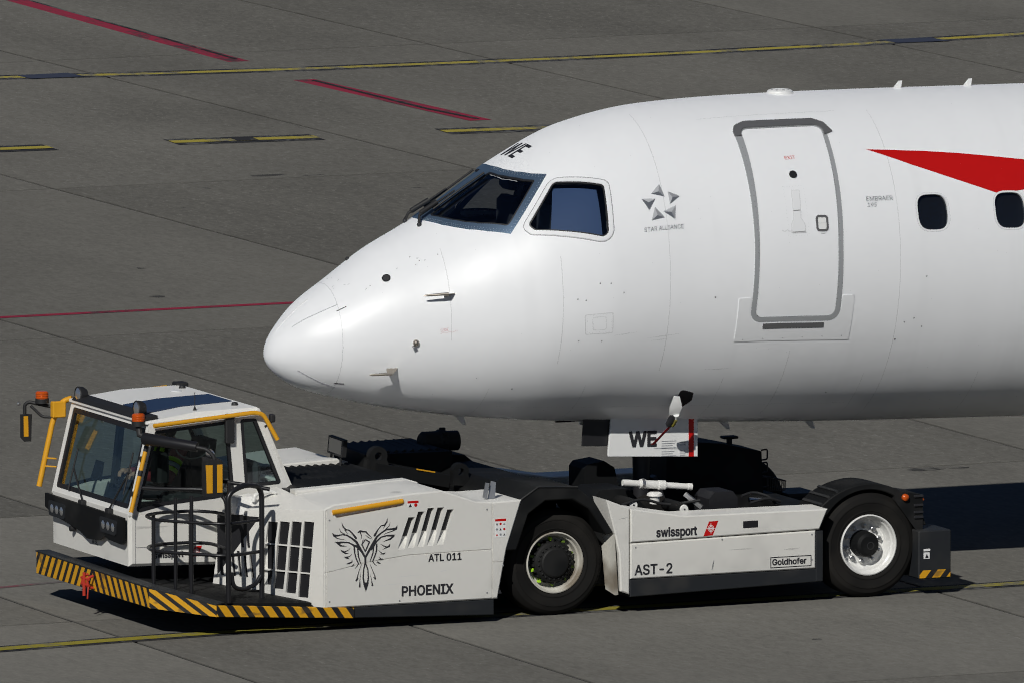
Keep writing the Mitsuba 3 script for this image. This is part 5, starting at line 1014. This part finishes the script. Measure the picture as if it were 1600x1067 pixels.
CY = put('lift_cylinder', cyl(cat([lathe([(0, -0.27), (0.040, -0.27), (0.044, -0.25), (0.040, -0.10), (0.0, -0.10)], (0, 0, 0), 20, 'x'), lathe([(0, -0.11), (0.058, -0.11), (0.062, -0.09), (0.058, -0.06), (0.052, -0.055), (0.052, 0.055), (0.060, 0.06), (0.062, 0.12), (0, 0.12)], (0, 0, 0), 20, 'x'), lathe([(0, 0.11), (0.040, 0.11), (0.040, 0.33), (0.046, 0.335), (0.046, 0.37), (0, 0.37)], (0, 0, 0), 20, 'x')]), (1.09, -0.95, 1.150), 0.105), 'tug_white_clean', TUG, 30)
put('cylinder_clamp', cyl(lathe([(0.06, -0.10), (0.068, -0.10), (0.068, -0.075), (0.06, -0.075)], (0, 0, 0), 20, 'x'), (1.09, -0.95, 1.150), 0.105), 'aluminium', CY)
CL = put('cradle_link', lathe([(0, -0.10), (0.055, -0.10), (0.06, -0.06), (0.06, 0.3), (0, 0.3)], (0.80, -1.05, 0.985), 20), 'black_paint', TUG, 30)
put('cradle_link', lathe([(0, -0.12), (0.055, -0.12), (0.06, -0.06), (0.06, 0.3), (0, 0.3)], (1.25, -1.25, 0.945), 20), 'black_paint', TUG, 30)
for x, y, z in ((0.80, -1.155, 0.985), (1.25, -1.375, 0.945)): put('link_cap', lathe([(0, -0.012), (0.040, -0.012), (0.046, 0.0), (0.046, 0.03)], (x, y, z), 20), 'tug_white_clean', CL, 30); put('cap_screw', trimesh.creation.icosphere(1, 0.010).apply_translation((x, y - 0.012, z)), 'dark_metal', CL)
put('grease_cap', lathe([(0, 0.035), (0.05, 0.035), (0.075, 0.022), (0.08, 0.0), (0.05, -0.012), (0.05, -0.08)], (1.10, -1.0, 1.045), 24, 'z'), 'tug_white_clean', CL); put('link_arm', bar((1.38, -1.1, 1.06), (1.52, -1.2, 0.93), 0.05, 0.04), 'aluminium', CL)
put('cradle_block', hull([(x, y, z) for y in (-1.15, -0.8) for x, z in ((1.62, 0.5), (1.62, 1.0), (1.68, 1.065), (1.88, 1.065), (1.93, 1.0), (1.93, 0.5))]), 'gasket', TUG)
put('cradle_block', hull([(x, y, z) for y in (-0.8, -0.3) for x, z in ((0.45, 0.5), (0.45, 0.95), (0.6, 1.1), (0.9, 1.1), (1.1, 0.9), (1.1, 0.5))]), 'black_paint', TUG)
for y in (-0.6, 0.6): put('wheel_clamp', rbox(1.0, 1.85, y - 0.07, y + 0.07, 0.36, 0.78, 0.03), 'black_paint', TUG)
put('chrome_rod', tube([(2.02, -1.22, 0.985), (2.16, -1.22, 0.975)], 0.022, 12), 'chrome', TUG, 40)
for pts in ([(0.6, -1.2, 0.98), (0.9, -1.15, 1.05), (1.15, -1.15, 0.96), (1.5, -1.2, 1.0)], [(1.95, -1.2, 1.02), (2.1, -1.15, 1.05), (2.25, -1.2, 1.0), (2.32, -1.22, 0.92)], [(2.0, -1.3, 0.96), (2.2, -1.28, 1.0), (2.35, -1.25, 0.95)]):
    put('hydraulic_hose', tube(rounded(pts, 0.12), 0.014, 8), 'hose_black', TUG, 40)

# ------------------------------------------------------------------ driver
PER = root('person', 'driver in dark red and lime safety clothing seated inside the tractor cab', 'person')
def flesh(bones, ref=0.02, it=6):
    M = None
    for a, ra, b, rb in bones:
        s1 = m3.Manifold.sphere(ra, 16).translate(list(map(float, a))); s2 = m3.Manifold.sphere(rb, 16).translate(list(map(float, b)))
        h_ = (s1 + s2).hull(); M = h_ if M is None else M + h_
    t = from_manifold(M.refine_to_length(ref)); t = trimesh.Trimesh(t.vertices, t.faces, process=True); trimesh.smoothing.filter_taubin(t, iterations=it); return t
px, py = -3.46, 0.34
hip = np.array([px, py, 1.19]); chest = np.array([px - 0.03, py, 1.51]); neck = np.array([px - 0.05, py, 1.67]); head = np.array([px - 0.10, py, 1.78])
arms = {}
bones = [(hip, 0.15, chest, 0.16), (chest + [0, -0.10, 0.08], 0.08, chest + [0, 0.10, 0.08], 0.08), (chest, 0.12, neck, 0.06), (neck, 0.058, head - [0.01, 0, 0.03], 0.06)]
for s in (-1, 1):
    sh = chest + np.array([0, 0.19 * s, 0.09]); el = np.array([px - 0.20, py + 0.27 * s, 1.33]); wr = np.array([px - 0.43, py + 0.17 * s, 1.36]); arms[s] = (sh, el, wr)
    bones += [(sh, 0.068, el, 0.05), (el, 0.048, wr, 0.034)]
    hj = hip + np.array([-0.02, 0.09 * s, -0.03]); kn = np.array([px - 0.46, py + 0.13 * s, 1.20]); an = np.array([px - 0.55, py + 0.13 * s, 0.92])
    bones += [(hj, 0.09, kn, 0.062), (kn, 0.060, an, 0.042), (an, 0.042, an + [-0.15, 0, -0.03], 0.035)]
put('body', flesh(bones), 'skin_tone', PER, True)
hd = trimesh.creation.icosphere(3, 1.0); v = np.array(hd.vertices); v = v * [0.098, 0.078, 0.115]
v[:, 0] -= 0.022 * np.exp(-((v[:, 1] / 0.014) ** 2 + ((v[:, 2] + 0.012) / 0.022) ** 2)) * (v[:, 0] < 0); v[:, 0] += 0.010 * np.exp(-(((np.abs(v[:, 1]) - 0.032) / 0.014) ** 2 + ((v[:, 2] - 0.016) / 0.012) ** 2)) * (v[:, 0] < 0); v[:, 0] += 0.03 * (v[:, 2] < -0.06) * (v[:, 0] > 0) * 0
hd.vertices = v + head; put('head', hd, 'skin_tone', PER, True)
hr = trimesh.creation.icosphere(3, 1.0); v = np.array(hr.vertices); v = v * [0.106, 0.085, 0.12]; keep = (v[:, 0] > -0.05) | (v[:, 2] > 0.075); v[~keep] *= 0.85; hr.vertices = v + head + [0.008, 0, 0.012]; put('hair', hr, 'hair_dark', PER, True)
for s in (-1, 1):
    sh, el, wr = arms[s]
    d_ = (wr - el) / np.linalg.norm(wr - el); fb = [(wr, 0.028, wr + d_ * 0.07, 0.034)]
    for q in range(4):
        o_ = np.array([0, (-0.030 + 0.020 * q), 0]); ln = (0.055, 0.065, 0.062, 0.048)[q]; b0 = wr + d_ * 0.085 + o_; b1 = b0 + d_ * ln * 0.6 + [0, 0, -0.012]; b2 = b1 + d_ * ln * 0.15 + [0, 0, -0.035]
        fb += [(b0, 0.0095, b1, 0.009), (b1, 0.009, b2, 0.008)]
    fb += [(wr + d_ * 0.03 + [0, -s * 0.03, 0], 0.012, wr + d_ * 0.075 + [0, -s * 0.055, -0.01], 0.010)]
    put('hand', flesh(fb, 0.006, 4), 'skin_tone', PER, True)
put('jacket', flesh([(hip, 0.165, chest, 0.175), (chest + [0, -0.10, 0.08], 0.095, chest + [0, 0.10, 0.08], 0.095)]), 'cloth_navy', PER, True)
for s in (-1, 1):
    sh, el, wr = arms[s]; put('sleeve', flesh([(sh, 0.080, el, 0.064), (el, 0.062, el + (wr - el) * 0.8, 0.048)]), 'cloth_red', PER, True)
    for w, mt in ((0.35, 'cloth_lime'), (0.50, 'reflective_grey'), (0.65, 'cloth_lime')):
        a = sh + (el - sh) * w; put('sleeve_band', tube([a, a + (el - sh) * 0.13], 0.083 - 0.016 * w, 16), mt, PER, 40)
    put('trouser_leg', flesh([(hip + [-0.02, 0.09 * s, -0.03], 0.10, np.array([px - 0.46, py + 0.13 * s, 1.20]), 0.075), (np.array([px - 0.46, py + 0.13 * s, 1.20]), 0.072, np.array([px - 0.55, py + 0.13 * s, 0.96]), 0.055)]), 'cloth_navy', PER, True)
    put('vest_strap', tube([chest + [-0.13, 0.09 * s, 0.13], chest + [-0.17, 0.09 * s, 0.0], hip + [-0.165, 0.09 * s, 0.1]], 0.025, 8), 'cloth_lime', PER, 40)
